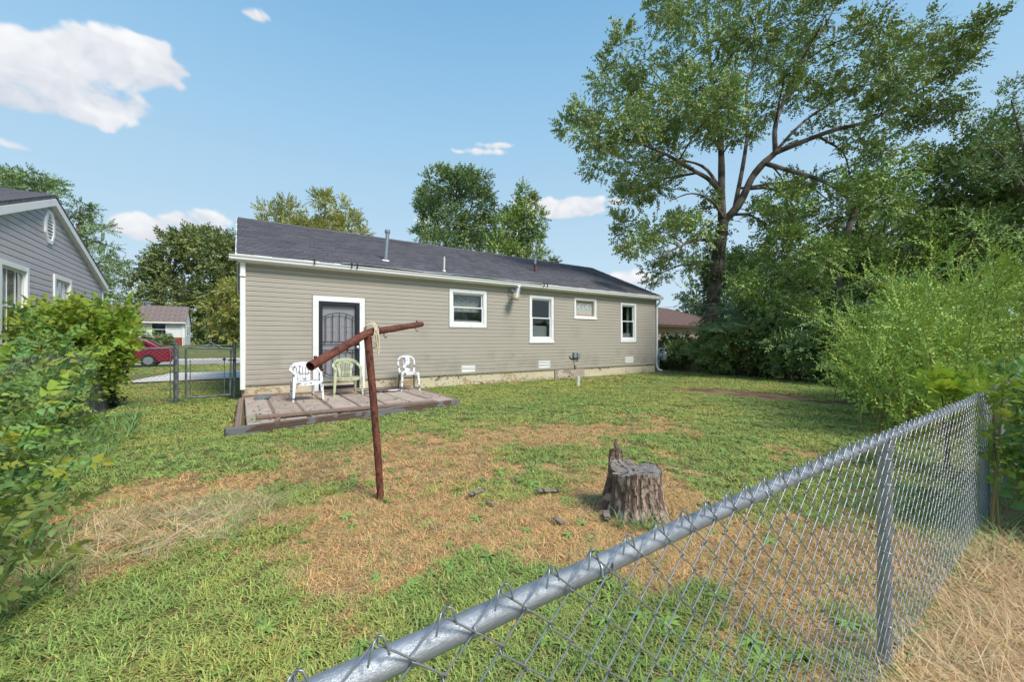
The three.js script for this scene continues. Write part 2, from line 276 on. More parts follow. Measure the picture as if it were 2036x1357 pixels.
const greenPatches = [[600, 775, 2.6, 1.6, .3], [1000, 790, 3.4, 1.6, .3], [1300, 790, 3, 2.4, .3], [1560, 840, 3, 2.2, .28], [300, 800, 1.6, 2, .2], [1100, 775, 4, 1.6, .25], [380, 900, 1.4, 1, .1], [590, 985, .5, .3, .75], [800, 1035, .18, .12, .5], [940, 968, .16, .12, .5], [640, 1100, .3, .25, .6], [960, 1150, .32, .25, .75], [820, 1230, .3, .25, .6], [300, 1270, .6, .5, .7], [500, 1230, .3, .3, .6], [1010, 1330, .3, .2, .6], [1400, 955, .3, .2, .4], [1500, 1000, .5, .4, .3], [1090, 905, .4, .15, .4], [450, 1080, .3, .25, .4], [1180, 1170, .2, .15, .4], [1300, 1310, .3, .2, .4], [1100, 960, .2, .1, .4], [700, 900, .8, .3, .15]].map(([a, b, rx, rz, w]) => { const g = G(a, b); return [g.x, g.z, rx, rz, w]; });
const soilSpots = [[1400, 778, .55, .9, 1.1], [1470, 784, .6, .9, 1.2], [1550, 790, .55, .8, 1.2], [1620, 796, .5, .6, 1.0], [1680, 802, .45, .5, .8], [1360, 774, .35, .5, .6], [850, 826, .35, .14, .8], [790, 842, .3, .1, .6], [700, 852, .3, .07, .5], [600, 872, .35, .05, .7], [520, 885, .2, .04, .6], [420, 770, .7, .6, .7]].map(([a, b, rx, rz, w]) => { const g = G(a, b); return [g.x, g.z, rx, rz, w]; });
const spots = (l, x, z) => { let s = 0; for (const [a, b, rx, rz, w] of l) { const q = ((x - a) / rx) ** 2 + ((z - b) / rz) ** 2; if (q < 6) s += w * Math.exp(-q); } return s; };
const dry = (x, z) => {
  if (z > ZF + .02) return sm(.25, .5, .75 + .5 * (fbm(x * 1.6, z * 1.6, 3) - .5) - .5 * sm(2.2, 1.2, x));
  const n = fbm(x * 1.5 + 11, z * 1.5 + 5, 4), n2 = fbm(x * 7 + 3, z * 7, 4);
  return sm(.42, .78, .30 + 1.15 * spots(dryPatches, x, z) - spots(greenPatches, x, z) + (n - .5) * 1.0 + (n2 - .5) * 1.5 - .02);
};
const bare = (x, z) => sm(.35, .7, spots(soilSpots, x, z) + (fbm(x * 4, z * 4, 3) - .5) * 1.1 - .1);
{
  const g = new THREE.PlaneGeometry(420, 420, 210, 210); g.rotateX(-Math.PI / 2); g.translate(0, 0, -60);
  const p = g.attributes.position; for (let i = 0; i < p.count; i++) p.setY(i, rise(p.getZ(i)) - .03);
  g.computeVertexNormals(); uvBox(g);
  const m = fineBump(std({ map: tex(1024, 1024, (u, v) => { const n = fbm(u * 12, v * 12, 6, 12), q = vn(u * 400, v * 400, 400); return mix3(mix3(rgb(112, 124, 62), rgb(142, 140, 84), sm(.4, .65, n)), rgb(70, 74, 36), .5 * q); }, true, .18, .18), roughness: 1 }), .03, 1);
  structure('ground', g, m);
  // the yard and what lies round it: one sheet with its own map of green, straw and bare soil
  const X0 = -7, X1 = 17, Z0 = -25, Z1 = 5, nx = 120, nz = 150, lg = new THREE.PlaneGeometry(X1 - X0, Z1 - Z0, nx, nz); lg.rotateX(-Math.PI / 2); lg.translate((X0 + X1) / 2, 0, (Z0 + Z1) / 2);
  const q = lg.attributes.position; for (let i = 0; i < q.count; i++) q.setY(i, groundY(q.getX(i), q.getZ(i)));
  lg.computeVertexNormals();
  const gw = 480, gh = 600, kd = new Float32Array(gw * gh), kb = new Float32Array(gw * gh);
  for (let j = 0; j < gh; j++) for (let i = 0; i < gw; i++) { const x = X0 + i / (gw - 1) * (X1 - X0), z = Z1 - j / (gh - 1) * (Z1 - Z0); kd[j * gw + i] = dry(x, z); kb[j * gw + i] = bare(x, z); }
  const look = (a, u, v) => { const x = u * (gw - 1), y = v * (gh - 1), i = Math.min(gw - 2, x | 0), j = Math.min(gh - 2, y | 0), o = j * gw + i; return lerp(lerp(a[o], a[o + 1], x - i), lerp(a[o + gw], a[o + gw + 1], x - i), y - j); };
  const lm = tex(1638, 2048, (u, v) => {
    const x = X0 + u * (X1 - X0), z = Z1 - v * (Z1 - Z0), k = look(kd, u, v), s = look(kb, u, v), a = h2(x * 70 | 0, z * 70 | 0), b = vn(x * 30, z * 30);
    let c = mix3(mix3(rgb(124, 132, 68), rgb(160, 158, 92), b), mix3(rgb(214, 178, 126), rgb(182, 142, 94), b), k);
    c = mix3(c, mix3(mix3(rgb(104, 74, 60), rgb(168, 130, 104), a), rgb(188, 156, 116), sm(.5, .62, fbm(x * 6, z * 3, 3)) * .7), s);
    return mix3(c, [.16, .13, .07], .35 * a * (1 - s * .5));
  });
  lm.wrapS = lm.wrapT = THREE.ClampToEdgeWrapping;
  const lawnM = std({ map: lm, roughness: 1 }); const bt = grain.clone(); bt.repeat.set(34, 42); bt.needsUpdate = true; lawnM.bumpMap = bt; lawnM.bumpScale = .03;
  structure('lawn', lg, lawnM);
  const road = new THREE.PlaneGeometry(160, 6.4, 1, 1); road.rotateX(-Math.PI / 2); road.translate(-10, .012, -31.2); structure('street', uvBox(road), M.road);
  structure('kerb', [bb(-90, 70, -.05, .10, -34.55, -34.4)], M.drive);
  const dc = [[346, 755], [392, 741], [640, 741], [640, 753]].map(([a, b]) => G(a, b)); for (const v of dc) v.y = .035;
  structure('driveway', [new GB().quad(V(-3.0, .035, -16.6), V(5.5, .035, -16.6), V(5.5, .035, -20.6), V(-2.2, .035, -20.6)).geo()], M.drive);
}

// ================================================================ SIDING: courses with real laps, cut round openings
// wall plane z = 0 facing +z; range(y) gives the x ends at a height; openings [x0, x1, y0, y1]
function courses(parent, mat, { y0, y1, step, range, openings = [], seams = [], lip = .02, name = 'siding_course' }) {
  for (let y = y0, k = 0; y < y1 - .01; y += step, k++) {
    const yt = Math.min(y + step, y1), kn = y + step * .74, zAt = (q) => (q <= kn ? lip : lerp(lip, .001, clamp((q - kn) / (step * .22))));
    const [a0, b0] = range(y), [a1, b1] = range(yt);
    const cuts = new Set(); let pieces = [];
    for (const o of openings) if (o[2] < yt && o[3] > y) { cuts.add(o[0]); cuts.add(o[1]); }
    for (const s of seams) if ((k + s[1]) % s[2] === 0) cuts.add(s[0]);
    const xs = [...cuts].filter((x) => x > Math.max(a0, a1) + .02 && x < Math.min(b0, b1) - .02).sort((a, b) => a - b);
    const ends = [null, ...xs, null];
    let run = null; const runs = [];
    for (let i = 0; i < ends.length - 1; i++) {
      const L0 = ends[i] ?? a0, L1 = ends[i] ?? a1, R0 = ends[i + 1] ?? b0, R1 = ends[i + 1] ?? b1, mid = (Math.max(L0, L1) + Math.min(R0, R1)) / 2;
      let spans = [[y, yt]];
      for (const o of openings) if (o[0] < mid && o[1] > mid) spans = spans.flatMap(([p, q]) => [[p, Math.min(q, o[2])], [Math.max(p, o[3]), q]].filter(([s, t]) => t - s > .004));
      if (!spans.length) { run = null; continue; }
      const full = spans.length === 1 && spans[0][0] === y && spans[0][1] === yt;
      const isSeam = ends[i] !== null && seams.some((s) => s[0] === ends[i]);
      if (!run || isSeam) runs.push(run = new GB());
      const sx = isSeam ? .002 : 0;
      for (const [p, q] of spans.flatMap(([p, q]) => (p < kn && q > kn ? [[p, kn], [kn, q]] : [[p, q]]))) {
        const f = (t) => (t - y) / (yt - y), la = lerp(L0, L1, f(p)) + sx, lb = lerp(L0, L1, f(q)) + sx, ra = lerp(R0, R1, f(p)), rb2 = lerp(R0, R1, f(q)), z0 = zAt(p), z1 = zAt(q);
        const A = V(la, p, z0), B = V(ra, p, z0), D = V(rb2, q, z1), E = V(lb, q, z1), A2 = V(la, p, -.012), B2 = V(ra, p, -.012), D2 = V(rb2, q, -.012), E2 = V(lb, q, -.012);
        run.quad(A, B, D, E).quad(B, B2, D2, D).quad(A2, A, E, E2); if (p < kn) run.quad(A2, B2, B, A);
      }
      if (!full && false) run = null;
    }
    for (const r of runs) mesh(name, r.geo(), mat, parent);
  }
}
// wall sheet of some thickness with openings, as boxes between the cuts
function pierced(x0, x1, y0, y1, z0, z1, openings) {
  const xs = [x0, ...new Set(openings.flatMap((o) => [o[0], o[1]])), x1].sort((a, b) => a - b), out = [];
  for (let i = 0; i < xs.length - 1; i++) {
    const m = (xs[i] + xs[i + 1]) / 2; if (xs[i + 1] - xs[i] < 1e-4) continue;
    let spans = [[y0, y1]];
    for (const o of openings) if (o[0] < m && o[1] > m) spans = spans.flatMap(([p, q]) => [[p, Math.min(q, o[2])], [Math.max(p, o[3]), q]].filter(([s, t]) => t - s > .002));
    for (const [p, q] of spans) out.push(bb(xs[i], xs[i + 1], p, q, z0, z1));
  }
  return out;
}
const frame4 = (x0, x1, y0, y1, w, z0, z1, wb = w) => [rbb(x0, x0 + w, y0, y1, z0, z1, .006), rbb(x1 - w, x1, y0, y1, z0, z1, .006), rbb(x0 + w, x1 - w, y1 - w, y1, z0, z1 - .002, .006), rbb(x0 + w, x1 - w, y0, y0 + wb, z0, z1 - .002, .006)];

// ================================================================ THE HOUSE
const house = thing('house', 'single storey house with beige vinyl siding, dark shingled roof and white trim', 'house', [XL, 0, ZW]);
const W = (px, py) => { const v = onZ(px, py, ZW); return [v.x - XL, v.y]; };
const LEN = XR - XL, SB = .34, EAVE = 3.17, RIDGEZ = -3.75, RIDGEY = 4.92, DEEP = 7.5;
const rectPx = (xa, ya, xb, yb) => { const [x0, y1] = W(xa, ya), [x1] = W(xb, ya), [, y0] = W(xa, yb); return [x0, x1, y0, y1]; };
const doorO = rectPx(622, 588, 725, 786); doorO[2] = .10;
const winO = [rectPx(893, 574, 967, 651), rectPx(1052, 587, 1100, 682), rectPx(1141, 592, 1185, 634), rectPx(1233, 602, 1264, 681)];
const openings = [doorO, ...winO];
{
  const holes = openings.map(([a, b, c, d]) => [a + .06, b - .06, c + (c < .2 ? 0 : .06), d - .06]);
  const wall = mesh('wall', pierced(0, LEN, SB - .02, EAVE - .02, -.12, -.0125, holes.map((h) => [h[0], h[1], Math.max(h[2], SB - .03), h[3]])), M.channel, house);
  const gableEnd = (x) => extrude([[0, 0], [DEEP, 0], [DEEP, EAVE - .02], [DEEP / 2, EAVE + (RIDGEY - EAVE) * .95], [0, EAVE - .02]], .12).rotateY(Math.PI / 2).translate(x, 0, 0);
  mesh('gable_wall', gableEnd(.003), M.siding, house, [0, 0, -.125]); mesh('gable_wall', gableEnd(LEN - .123), M.siding, house, [0, 0, -.125]);
  mesh('front_wall', [bb(.13, LEN - .13, 0, EAVE - .02, -DEEP - .1, -DEEP + .02)], M.siding, house);
  mesh('interior', [bb(.14, LEN - .14, .12, .14, -DEEP + .03, -.13), bb(.14, LEN - .14, 2.9, 2.92, -DEEP + .03, -.13), bb(.14, LEN - .14, .141, 2.899, -3.2, -3.1)], M.interior, house);
  courses(wall, M.siding, { y0: SB, y1: EAVE + .01, step: .1085, range: () => [.07, LEN - .07], openings: openings.map(([a, b, c, d]) => [a - .022, b + .022, c - .022, d + .022]), seams: [[2.0, 0, 3], [4.7, 1, 4], [6.95, 2, 5], [9.3, 0, 4], [11.5, 2, 3]] });
  mesh('corner_trim', [bb(-.012, .07, SB, EAVE, -.1, .02)], M.white, house);
  mesh('corner_trim', [bb(LEN - .07, LEN + .012, SB, EAVE, -.1, .018)], M.channel, house);
  // foundation
  const fg = [bb(.02, LEN - .02, -.35, SB - .022, -.22, -.015)]; fg[0].attributes.uv.array.forEach((v, i, a) => { a[i] = i % 2 ? (v + .05) / .5 : v / 14.5; });
  const fnd = mesh('foundation', fg, M.foundation, house);
  mesh('sill_flashing', [bb(0, LEN, SB - .022, SB - .006, -.1, .016)], M.channel, house);
  // crawl space hatch
  const h0 = W(1104, 735), h1 = W(1140, 757); mesh('access_hatch', [bb(h0[0], h1[0], -.02, SB - .03, -.016, .008)], M.plywood, house);
  mesh('hatch_edge', [bb(h0[0] - .03, h0[0] - .002, -.02, SB - .03, -.016, .012)], M.oldWood, house);
  const h2b = W(1162, 757); mesh('patched_panel', [bb(h1[0] + .006, h2b[0], -.02, SB - .03, -.016, .004)], M.concrete, house);
}
// windows: trim > sash, pane, curtain
function windowUnit([x0, x1, y0, y1], o = {}) {
  const w = o.trim ?? .095, win = mesh('window', frame4(x0, x1, y0, y1, w, -.02, .028, o.bottom ?? w * 1.1), M.white, house), ch = .02;
  mesh('channel', frame4(x0 - ch, x1 + ch, y0 - ch, y1 + ch, ch - .001, -.018, .02), M.channel, win);
  const a = x0 + w, b = x1 - w, c = y0 + (o.bottom ?? w * 1.1), d = y1 - w, mid = c + (d - c) * (o.mid ?? .5), s = .035;
  mesh('reveal', frame4(a + .001, b - .001, c + .001, d - .001, .022, -.11, .012), M.white, win);
  if (o.single) {
    mesh('wooden_stop', frame4(a + .024, b - .024, c + .024, d - .024, .05, -.09, -.05), M.rawWood, win);
    mesh('pane', [bb(a + .06, b - .06, c + .06, d - .06, -.078, -.072)], M.frosted, win);
    return win;
  }
  mesh('sash', [...frame4(a + .024, b - .024, mid - .02, d - .024, s, -.075, -.04)], M.white, win);
  mesh('sash', [...frame4(a + .024, b - .024, c + .024, mid + .018, s, -.038, -.005)], M.white, win);
  mesh('pane', [bb(a + .05, b - .05, mid + .01, d - .05, -.060, -.057)], M.glass, win);
  mesh('pane', [bb(a + .05, b - .05, c + .05, mid - .01, -.024, -.021)], M.glass, win);
  if (o.curtain === 'upper') mesh('curtain', foldedCloth(a + .03, b - .03, mid - .12, d - .03, -.2, .012, 26), M.curtain, win);
  if (o.curtain === 'sheer') { mesh('curtain', foldedCloth(a + .03, a + (b - a) * .42, c, d - .03, -.24, .02, 10), M.curtain, win); mesh('curtain', foldedCloth(a + (b - a) * .75, b - .03, c, d - .03, -.24, .02, 8), M.curtain, win); }
  if (o.blind) for (let y = c + .05; y < c + (mid - c) * o.blind; y += .028) { const g = bx(b - a - .08, .022, .003, 0, 0, 0); g.rotateX(.5); mesh('blind_slat', [g.translate((a + b) / 2, y, -.16)], M.blind, win); }
  return win;
}
function foldedCloth(x0, x1, y0, y1, z, amp, folds) {
  const g = new THREE.PlaneGeometry(x1 - x0, y1 - y0, folds * 4, 1), p = g.attributes.position;
  for (let i = 0; i < p.count; i++) p.setZ(i, amp * Math.sin((p.getX(i) / (x1 - x0) + .5) * folds * 6.28 + Math.sin(i * 1.7) * .4));
  g.computeVertexNormals(); g.translate((x0 + x1) / 2, (y0 + y1) / 2, z); return g;
}
windowUnit(winO[0], { curtain: 'upper', mid: .53, blind: .25 });
windowUnit(winO[1], { trim: .09, bottom: .14, mid: .51, blind: .62 });
windowUnit(winO[2], { trim: .075, single: true });
windowUnit(winO[3], { trim: .085, bottom: .13, mid: .52, blind: .35, curtain: 'sheer' });
for (const o of winO.slice(1, 3)) mesh('window_sill', [rbb(o[0] - .02, o[1] + .02, o[2] - .012, o[2] + .055, .0, .045, .006)], M.white, house);
// door
{
  const [x0, x1, , y1] = doorO, w = .125, y0 = .10;
  const door = mesh('door', [rbb(x0, x0 + w, y0, y1, -.02, .035, .006), rbb(x1 - w, x1, y0, y1, -.02, .035, .006), rbb(x0 + w, x1 - w, y1 - w, y1, -.02, .033, .006)], M.white, house);
  mesh('channel', [bb(x0 - .021, x0 - .001, y0 + .2, y1 + .02, -.018, .02), bb(x1 + .001, x1 + .021, y0 + .2, y1 + .02, -.018, .02), bb(x0 - .001, x1 + .001, y1 + .001, y1 + .02, -.018, .019)], M.channel, door);
  const a = x0 + w, b = x1 - w, c = y0 + .03, d = y1 - w, s = .085;
  mesh('threshold', [rbb(a, b, y0 - .02, c, -.1, .06, .006)], M.oldWood, door);
  const slab = mesh('inner_door', [bb(a, b, c, d, -.1, -.06)], M.doorGray, door), pw = (b - a - .38) / 2;
  for (const px of [a + .14, a + .24 + pw]) for (const [p, q] of [[.12, .62], [.72, 1.42], [1.52, 1.78]]) { const qq = Math.min(c + q, d - .1); slab.add(Object.assign(new THREE.Mesh(merge(frame4(px, px + pw, c + p, qq, .025, -.062, -.052)), M.doorGray), { name: 'panel_moulding' })); }
  const sd = mesh('security_door', frame4(a + .002, b - .002, c + .002, d - .002, s, -.03, .022), M.doorBlack, door);
  const il = a + s, ir = b - s, it = d - s, ib = c + s, arch = (x, k, y) => y + k * (1 - ((x - (il + ir) / 2) / ((ir - il) / 2)) ** 2);
  mesh('screen', [bb(il, ir, ib, it, -.026, -.024)], M.screen, door);
  const lock0 = c + (d - c) * .445, lock1 = lock0 + .2, bars = [];
  const line = (f) => { const q = []; for (let k = 0; k <= 14; k++) { const x = lerp(il, ir, k / 14); q.push(V(x, f(x), 0)); } return q; };
  mesh('arched_bar', tube(line((x) => arch(x, .12, it - .30)), .009, 6), M.doorBlack, door);
  mesh('arched_bar', tube(line((x) => arch(x, -.12, ib + .34)), .009, 6), M.doorBlack, door);
  for (const y of [lock0, lock1]) mesh('cross_bar', [bb(il, ir, y - .01, y + .01, -.01, .01)], M.doorBlack, door);
  for (let k = 1; k < 6; k++) {
    const x = lerp(il, ir, (k - .5) / 5);
    mesh('vertical_bar', [bb(x - .007, x + .007, lock1, arch(x, .12, it - .30), -.007, .007), bb(x - .007, x + .007, arch(x, -.12, ib + .34), lock0, -.007, .007), ...(k % 2 ? [] : [lock1 + .25, lock1 + .62, lock0 - .3].map((y) => rb(.026, .03, .026, x, y, 0, .01)))], M.doorBlack, door);
  }
  const kn = (y) => { const g = new THREE.LatheGeometry([[.0, .075], [.022, .072], [.03, .058], [.026, .04], [.013, .03], [.013, .008], [.034, .006], [.034, 0]].map(([r, h]) => new THREE.Vector2(r, h)), 16); g.rotateX(Math.PI / 2); return g.translate(b - .05, y, .022); };
  mesh('door_knob', kn(lock0 + .06), M.chrome, door);
  const db = new THREE.CylinderGeometry(.03, .034, .03, 16).rotateX(Math.PI / 2).translate(b - .05, lock0 + .2, .036); mesh('deadbolt', db, M.chrome, door);
}
// foundation vents
for (const [pa, pb, pc, pd] of [[917, 728, 944, 741], [1070, 718, 1093, 733], [1242, 710, 1258, 722]]) {
  const [x0, x1, y0, y1] = rectPx(pa, pb, pc, pd), v = mesh('vent', frame4(x0, x1, y0, y1, .022, .0, .03), M.white, house);
  mesh('vent_back', [bb(x0 + .02, x1 - .02, y0 + .02, y1 - .02, .002, .006)], M.gutter, v);
  for (let k = 0; k < 4; k++) { const g = bx(x1 - x0 - .05, (y1 - y0) / 6.5, .004); g.rotateX(-.55); mesh('slat', [g.translate((x0 + x1) / 2, lerp(y0, y1, (k + .9) / 4.8), .019)], M.white, v); }
}
// roof: decking, shingle courses, rakes, gutter
{
  const ov = .18, e = V(0, EAVE, ov), run = ov - RIDGEZ, up = RIDGEY - EAVE, len = Math.hypot(run, up), X0 = -.07, X1 = LEN + .10;
  const roof = mesh('roof', [extrude([[-ov, EAVE - .05], [-ov, EAVE - .004], [-RIDGEZ, RIDGEY - .004], [DEEP + ov, EAVE - .004], [DEEP + ov, EAVE - .05], [-RIDGEZ, RIDGEY - .06]], X1 - X0).rotateY(Math.PI / 2).translate(X0, 0, 0)], M.gutter, house);
  const g = new GB(), cols = []; seed(31);
  const at = (x, s, h) => V(x, EAVE + up * s / len + h * run / len, ov - run * s / len + h * up / len);
  const n = 31, ex = len / n;
  for (let k = 0; k < n; k++) {
    for (let x = X0 - (k % 2) * .16 - .05 * (k % 3); x < X1; x += .32) {
      const a = Math.max(X0 - .02 * R(), x + .004), b = Math.min(X1 + .012 * R(), x + .316); if (b - a < .03) continue;
      const s0 = k * ex - .012 * R(), s1 = Math.min(len, (k + 1) * ex + .05), h0 = .018 + .008 * R(), before = g.p.length;
      g.quad(at(a, s0, h0), at(b, s0, h0), at(b, s1, .004), at(a, s1, .004)).quad(at(a, s0, -.002), at(b, s0, -.002), at(b, s0, h0), at(a, s0, h0)).quad(at(b, s0, h0), at(b, s0, -.002), at(b, s1, -.002), at(b, s1, .004)).quad(at(a, s0, -.002), at(a, s0, h0), at(a, s1, .004), at(a, s1, -.002));
      const t = rr(.82, 1.12), wv = (.94 + .12 * vn(x * .5, k * .35)) * t; for (let q = before; q < g.p.length; q += 3) cols.push(wv, wv * rr(.985, 1), wv);
    }
  }
  const sg = g.geo(); sg.setAttribute('color', new THREE.Float32BufferAttribute(cols, 3));
  const sh = put(new THREE.Mesh(sg, M.shingle), 'shingles', roof); stuff(sh);
  const back = new GB().quad(V(X1, RIDGEY + .012, RIDGEZ), V(X0, RIDGEY + .012, RIDGEZ), V(X0, EAVE, -DEEP - ov), V(X1, EAVE, -DEEP - ov)).geo(); back.setAttribute('color', new THREE.Float32BufferAttribute(new Float32Array(18).fill(1), 3));
  put(new THREE.Mesh(back, M.shingle), 'shingles', roof).userData.kind = 'stuff';
  for (let x = X0, k = 0; x < X1; x += .3, k++) { const q = new GB(), w2 = .14, x2 = Math.min(X1, x + .31), hh = .02 + .003 * (k % 2); q.quad(V(x, RIDGEY + hh - w2 * up / run, RIDGEZ + w2), V(x2, RIDGEY + hh - .004 - w2 * up / run, RIDGEZ + w2), V(x2, RIDGEY + hh + .004, RIDGEZ), V(x, RIDGEY + hh + .008, RIDGEZ)).quad(V(x, RIDGEY + hh + .008, RIDGEZ), V(x2, RIDGEY + hh + .004, RIDGEZ), V(x2, RIDGEY + hh - .06, RIDGEZ - w2), V(x, RIDGEY + hh - .056, RIDGEZ - w2)); const gg = q.geo(); gg.setAttribute('color', new THREE.Float32BufferAttribute(new Float32Array(36).fill(.9 + .12 * (k % 3) / 2), 3)); put(new THREE.Mesh(gg, M.shingle), 'ridge_cap', roof); }
  mesh('fascia', [bb(X0, X1, EAVE - .17, EAVE - .03, ov - .06, ov - .03)], M.white, house);
  mesh('soffit', [bb(X0, X1, EAVE - .17, EAVE - .155, -.01, ov - .061)], M.white, house);
  const rake = (x) => extrude([[-ov, EAVE - .16], [-ov, EAVE - .02], [-RIDGEZ, RIDGEY - .02], [DEEP + ov, EAVE - .02], [DEEP + ov, EAVE - .16], [-RIDGEZ, RIDGEY - .16]], .03).rotateY(Math.PI / 2).translate(x, 0, 0);
  mesh('rake_board', rake(X0 - .032), M.white, house); mesh('rake_board', rake(X1 + .002), M.white, house);
  // K-style gutter: profile swept along the eave
  const pr = [[.0, .0], [.075, .0], [.095, .022], [.098, .06], [.118, .085], [.12, .105], [.11, .105], [.108, .09], [.088, .066], [.084, .028], [.07, .012], [.012, .012], [.01, .11], [.0, .11]];
  const gut = extrude(pr, X1 - X0 + .16).rotateY(-Math.PI / 2).scale(-1, 1, 1);
  { const p = gut.attributes.position, i = gut.attributes.normal; for (let k = 0; k < p.count; k += 3) { for (const at2 of [p, i]) { const a = [at2.getX(k + 1), at2.getY(k + 1), at2.getZ(k + 1)]; at2.setXYZ(k + 1, at2.getX(k + 2), at2.getY(k + 2), at2.getZ(k + 2)); at2.setXYZ(k + 2, ...a); } } }
  const gb = new GB(), xa = X0 - .14, xb = X1 + .06; for (let k = 0; k < pr.length; k++) { const a = pr[k], b = pr[(k + 1) % pr.length]; gb.quad(V(xb, a[1], a[0]), V(xa, a[1], a[0]), V(xa, b[1], b[0]), V(xb, b[1], b[0])); }
  const cap = (x, s) => { const f = THREE.ShapeUtils.triangulateShape(pr.map(([a, b]) => new THREE.Vector2(a, b)), []); for (const [i, j, l] of f) { const q = [i, j, l].map((m) => V(x, pr[m][1], pr[m][0])); s ? gb.tri(q[0], q[1], q[2]) : gb.tri(q[2], q[1], q[0]); } };
  cap(xa, 1); cap(xb, 0); gb.quad(V(xa - .002, 0, 0), V(xa - .002, 0, .08), V(xa - .002, .105, .118), V(xa - .002, .11, 0));
  const gutter = mesh('gutter', gb.geo(), M.gutter, house, [0, EAVE - .15, ov - .03]);
  mesh('drip_edge', [bb(X0, X1, EAVE - .03, EAVE - .022, ov - .05, ov + .028)], M.gutter, house);
  { const dg = []; for (let k = 0; k < 12; k++) { const x0 = lerp(2.0, 8.2, k / 12), x1 = lerp(2.0, 8.2, (k + 1) / 12) - .004, l0 = .012 * Math.sin(k * 1.1) + .02, l1 = .012 * Math.sin((k + 1) * 1.1) + .02; dg.push(new GB().quad(V(x0, EAVE - .02 + l0, ov + .105), V(x1, EAVE - .02 + l1, ov + .105), V(x1, EAVE + .012 + l1 * .6, ov + .02), V(x0, EAVE + .012 + l0 * .6, ov + .02)).geo()); } mesh('loose_flashing', dg, M.gutter, house); }
  for (const px of [626, 700, 711, 1082, 1089]) { const x = onZ(px, 525, ZW + ov + .1).x - XL; mesh('gutter_clip', [rb(.028, .1, .03, x, EAVE - .05, ov + .1, .006), rb(.024, .03, .09, x, EAVE + .012, ov + .07, .006)], M.black, house); }
  // downspouts
  mesh('downspout', [rb(.1, .3, .1, .03, EAVE - .30, .065, .02), rb(.11, .06, .09, .03, EAVE - .45, .075, .012), rb(.10, .92, .075, .03, EAVE - .95, .06, .012), rb(.104, .92, .075, .031, EAVE - 1.86, .06, .012), rb(.098, .62, .073, .03, EAVE - 2.62, .06, .012)], M.white, house);
  const dx = LEN - .0;
  mesh('downspout', [tube([V(dx, EAVE - .15, .2), V(dx, EAVE - .24, .19), V(dx - .02, EAVE - .42, .06), V(dx - .02, EAVE - .6, .05)], .045, 8, { smooth: 3 }), rb(.085, 2.2, .065, dx - .02, 1.52, .05, .012), tube([V(dx - .02, .45, .05), V(dx - .02, .25, .05), V(dx + .02, .12, .1), V(dx + .06, .06, .25)], .042, 8, { smooth: 3 })], M.white, house);
  mesh('splash_block', [rb(.22, .05, .6, dx + .05, .03, .5, .015)], M.slate, house);
  // pipes through the roof, standing on its slope
  const onRoof = (px, py) => { let lo = 8, hi = 25; for (let k = 0; k < 40; k++) { const t = (lo + hi) / 2, p = P(px, py, t), z = p.z - ZW, y = EAVE + up * (ov - z) / run; if (p.y > y) lo = t; else hi = t; } const p = P(px, py, lo); return V(p.x - XL, p.y, p.z - ZW); };
  const flash = (p, r, mat) => { const f = new THREE.CylinderGeometry(r * 1.1, r * 3.2, .05, 14); f.translate(0, 0, 0); f.rotateX(Math.atan2(up, run)); f.translate(p.x, p.y + .005, p.z); return f; };
  const a = onRoof(767, 519), b = onRoof(883, 540), c = onRoof(1064, 541);
  const stack = mesh('flue_pipe', [rod(a, a.clone().add(V(.05, .74, 0)), .05, 14), rod(a.clone().add(V(.03, .44, 0)), a.clone().add(V(.031, .46, 0)), .053, 14)], M.galv, house);
  const cp = a.clone().add(V(.05, .74, 0)); mesh('flue_cap', [rod(cp, cp.clone().add(V(0, .045, 0)), .058, 16), rod(cp.clone().add(V(0, .045, 0)), cp.clone().add(V(0, .09, 0)), .075, 16), rod(cp.clone().add(V(0, .09, 0)), cp.clone().add(V(0, .115, 0)), .068, 16)], M.galv, stack);
  mesh('pipe_flashing', flash(a, .055), M.white, house);
  mesh('vent_pipe', [rod(b, b.clone().add(V(.01, .42, 0)), .026, 12)], M.pvc, house); mesh('pipe_flashing', flash(b, .035), M.gutter, house);
  const vp = mesh('vent_pipe', [rod(c, c.clone().add(V(0, .30, 0)), .055, 12)], M.rust, house);
  mesh('vent_cap', [rod(c.clone().add(V(0, .28, 0)), c.clone().add(V(0, .56, 0)), .05, 12), rod(c.clone().add(V(0, .56, 0)), c.clone().add(V(0, .60, 0)), .075, 12)], M.galv, vp);
}
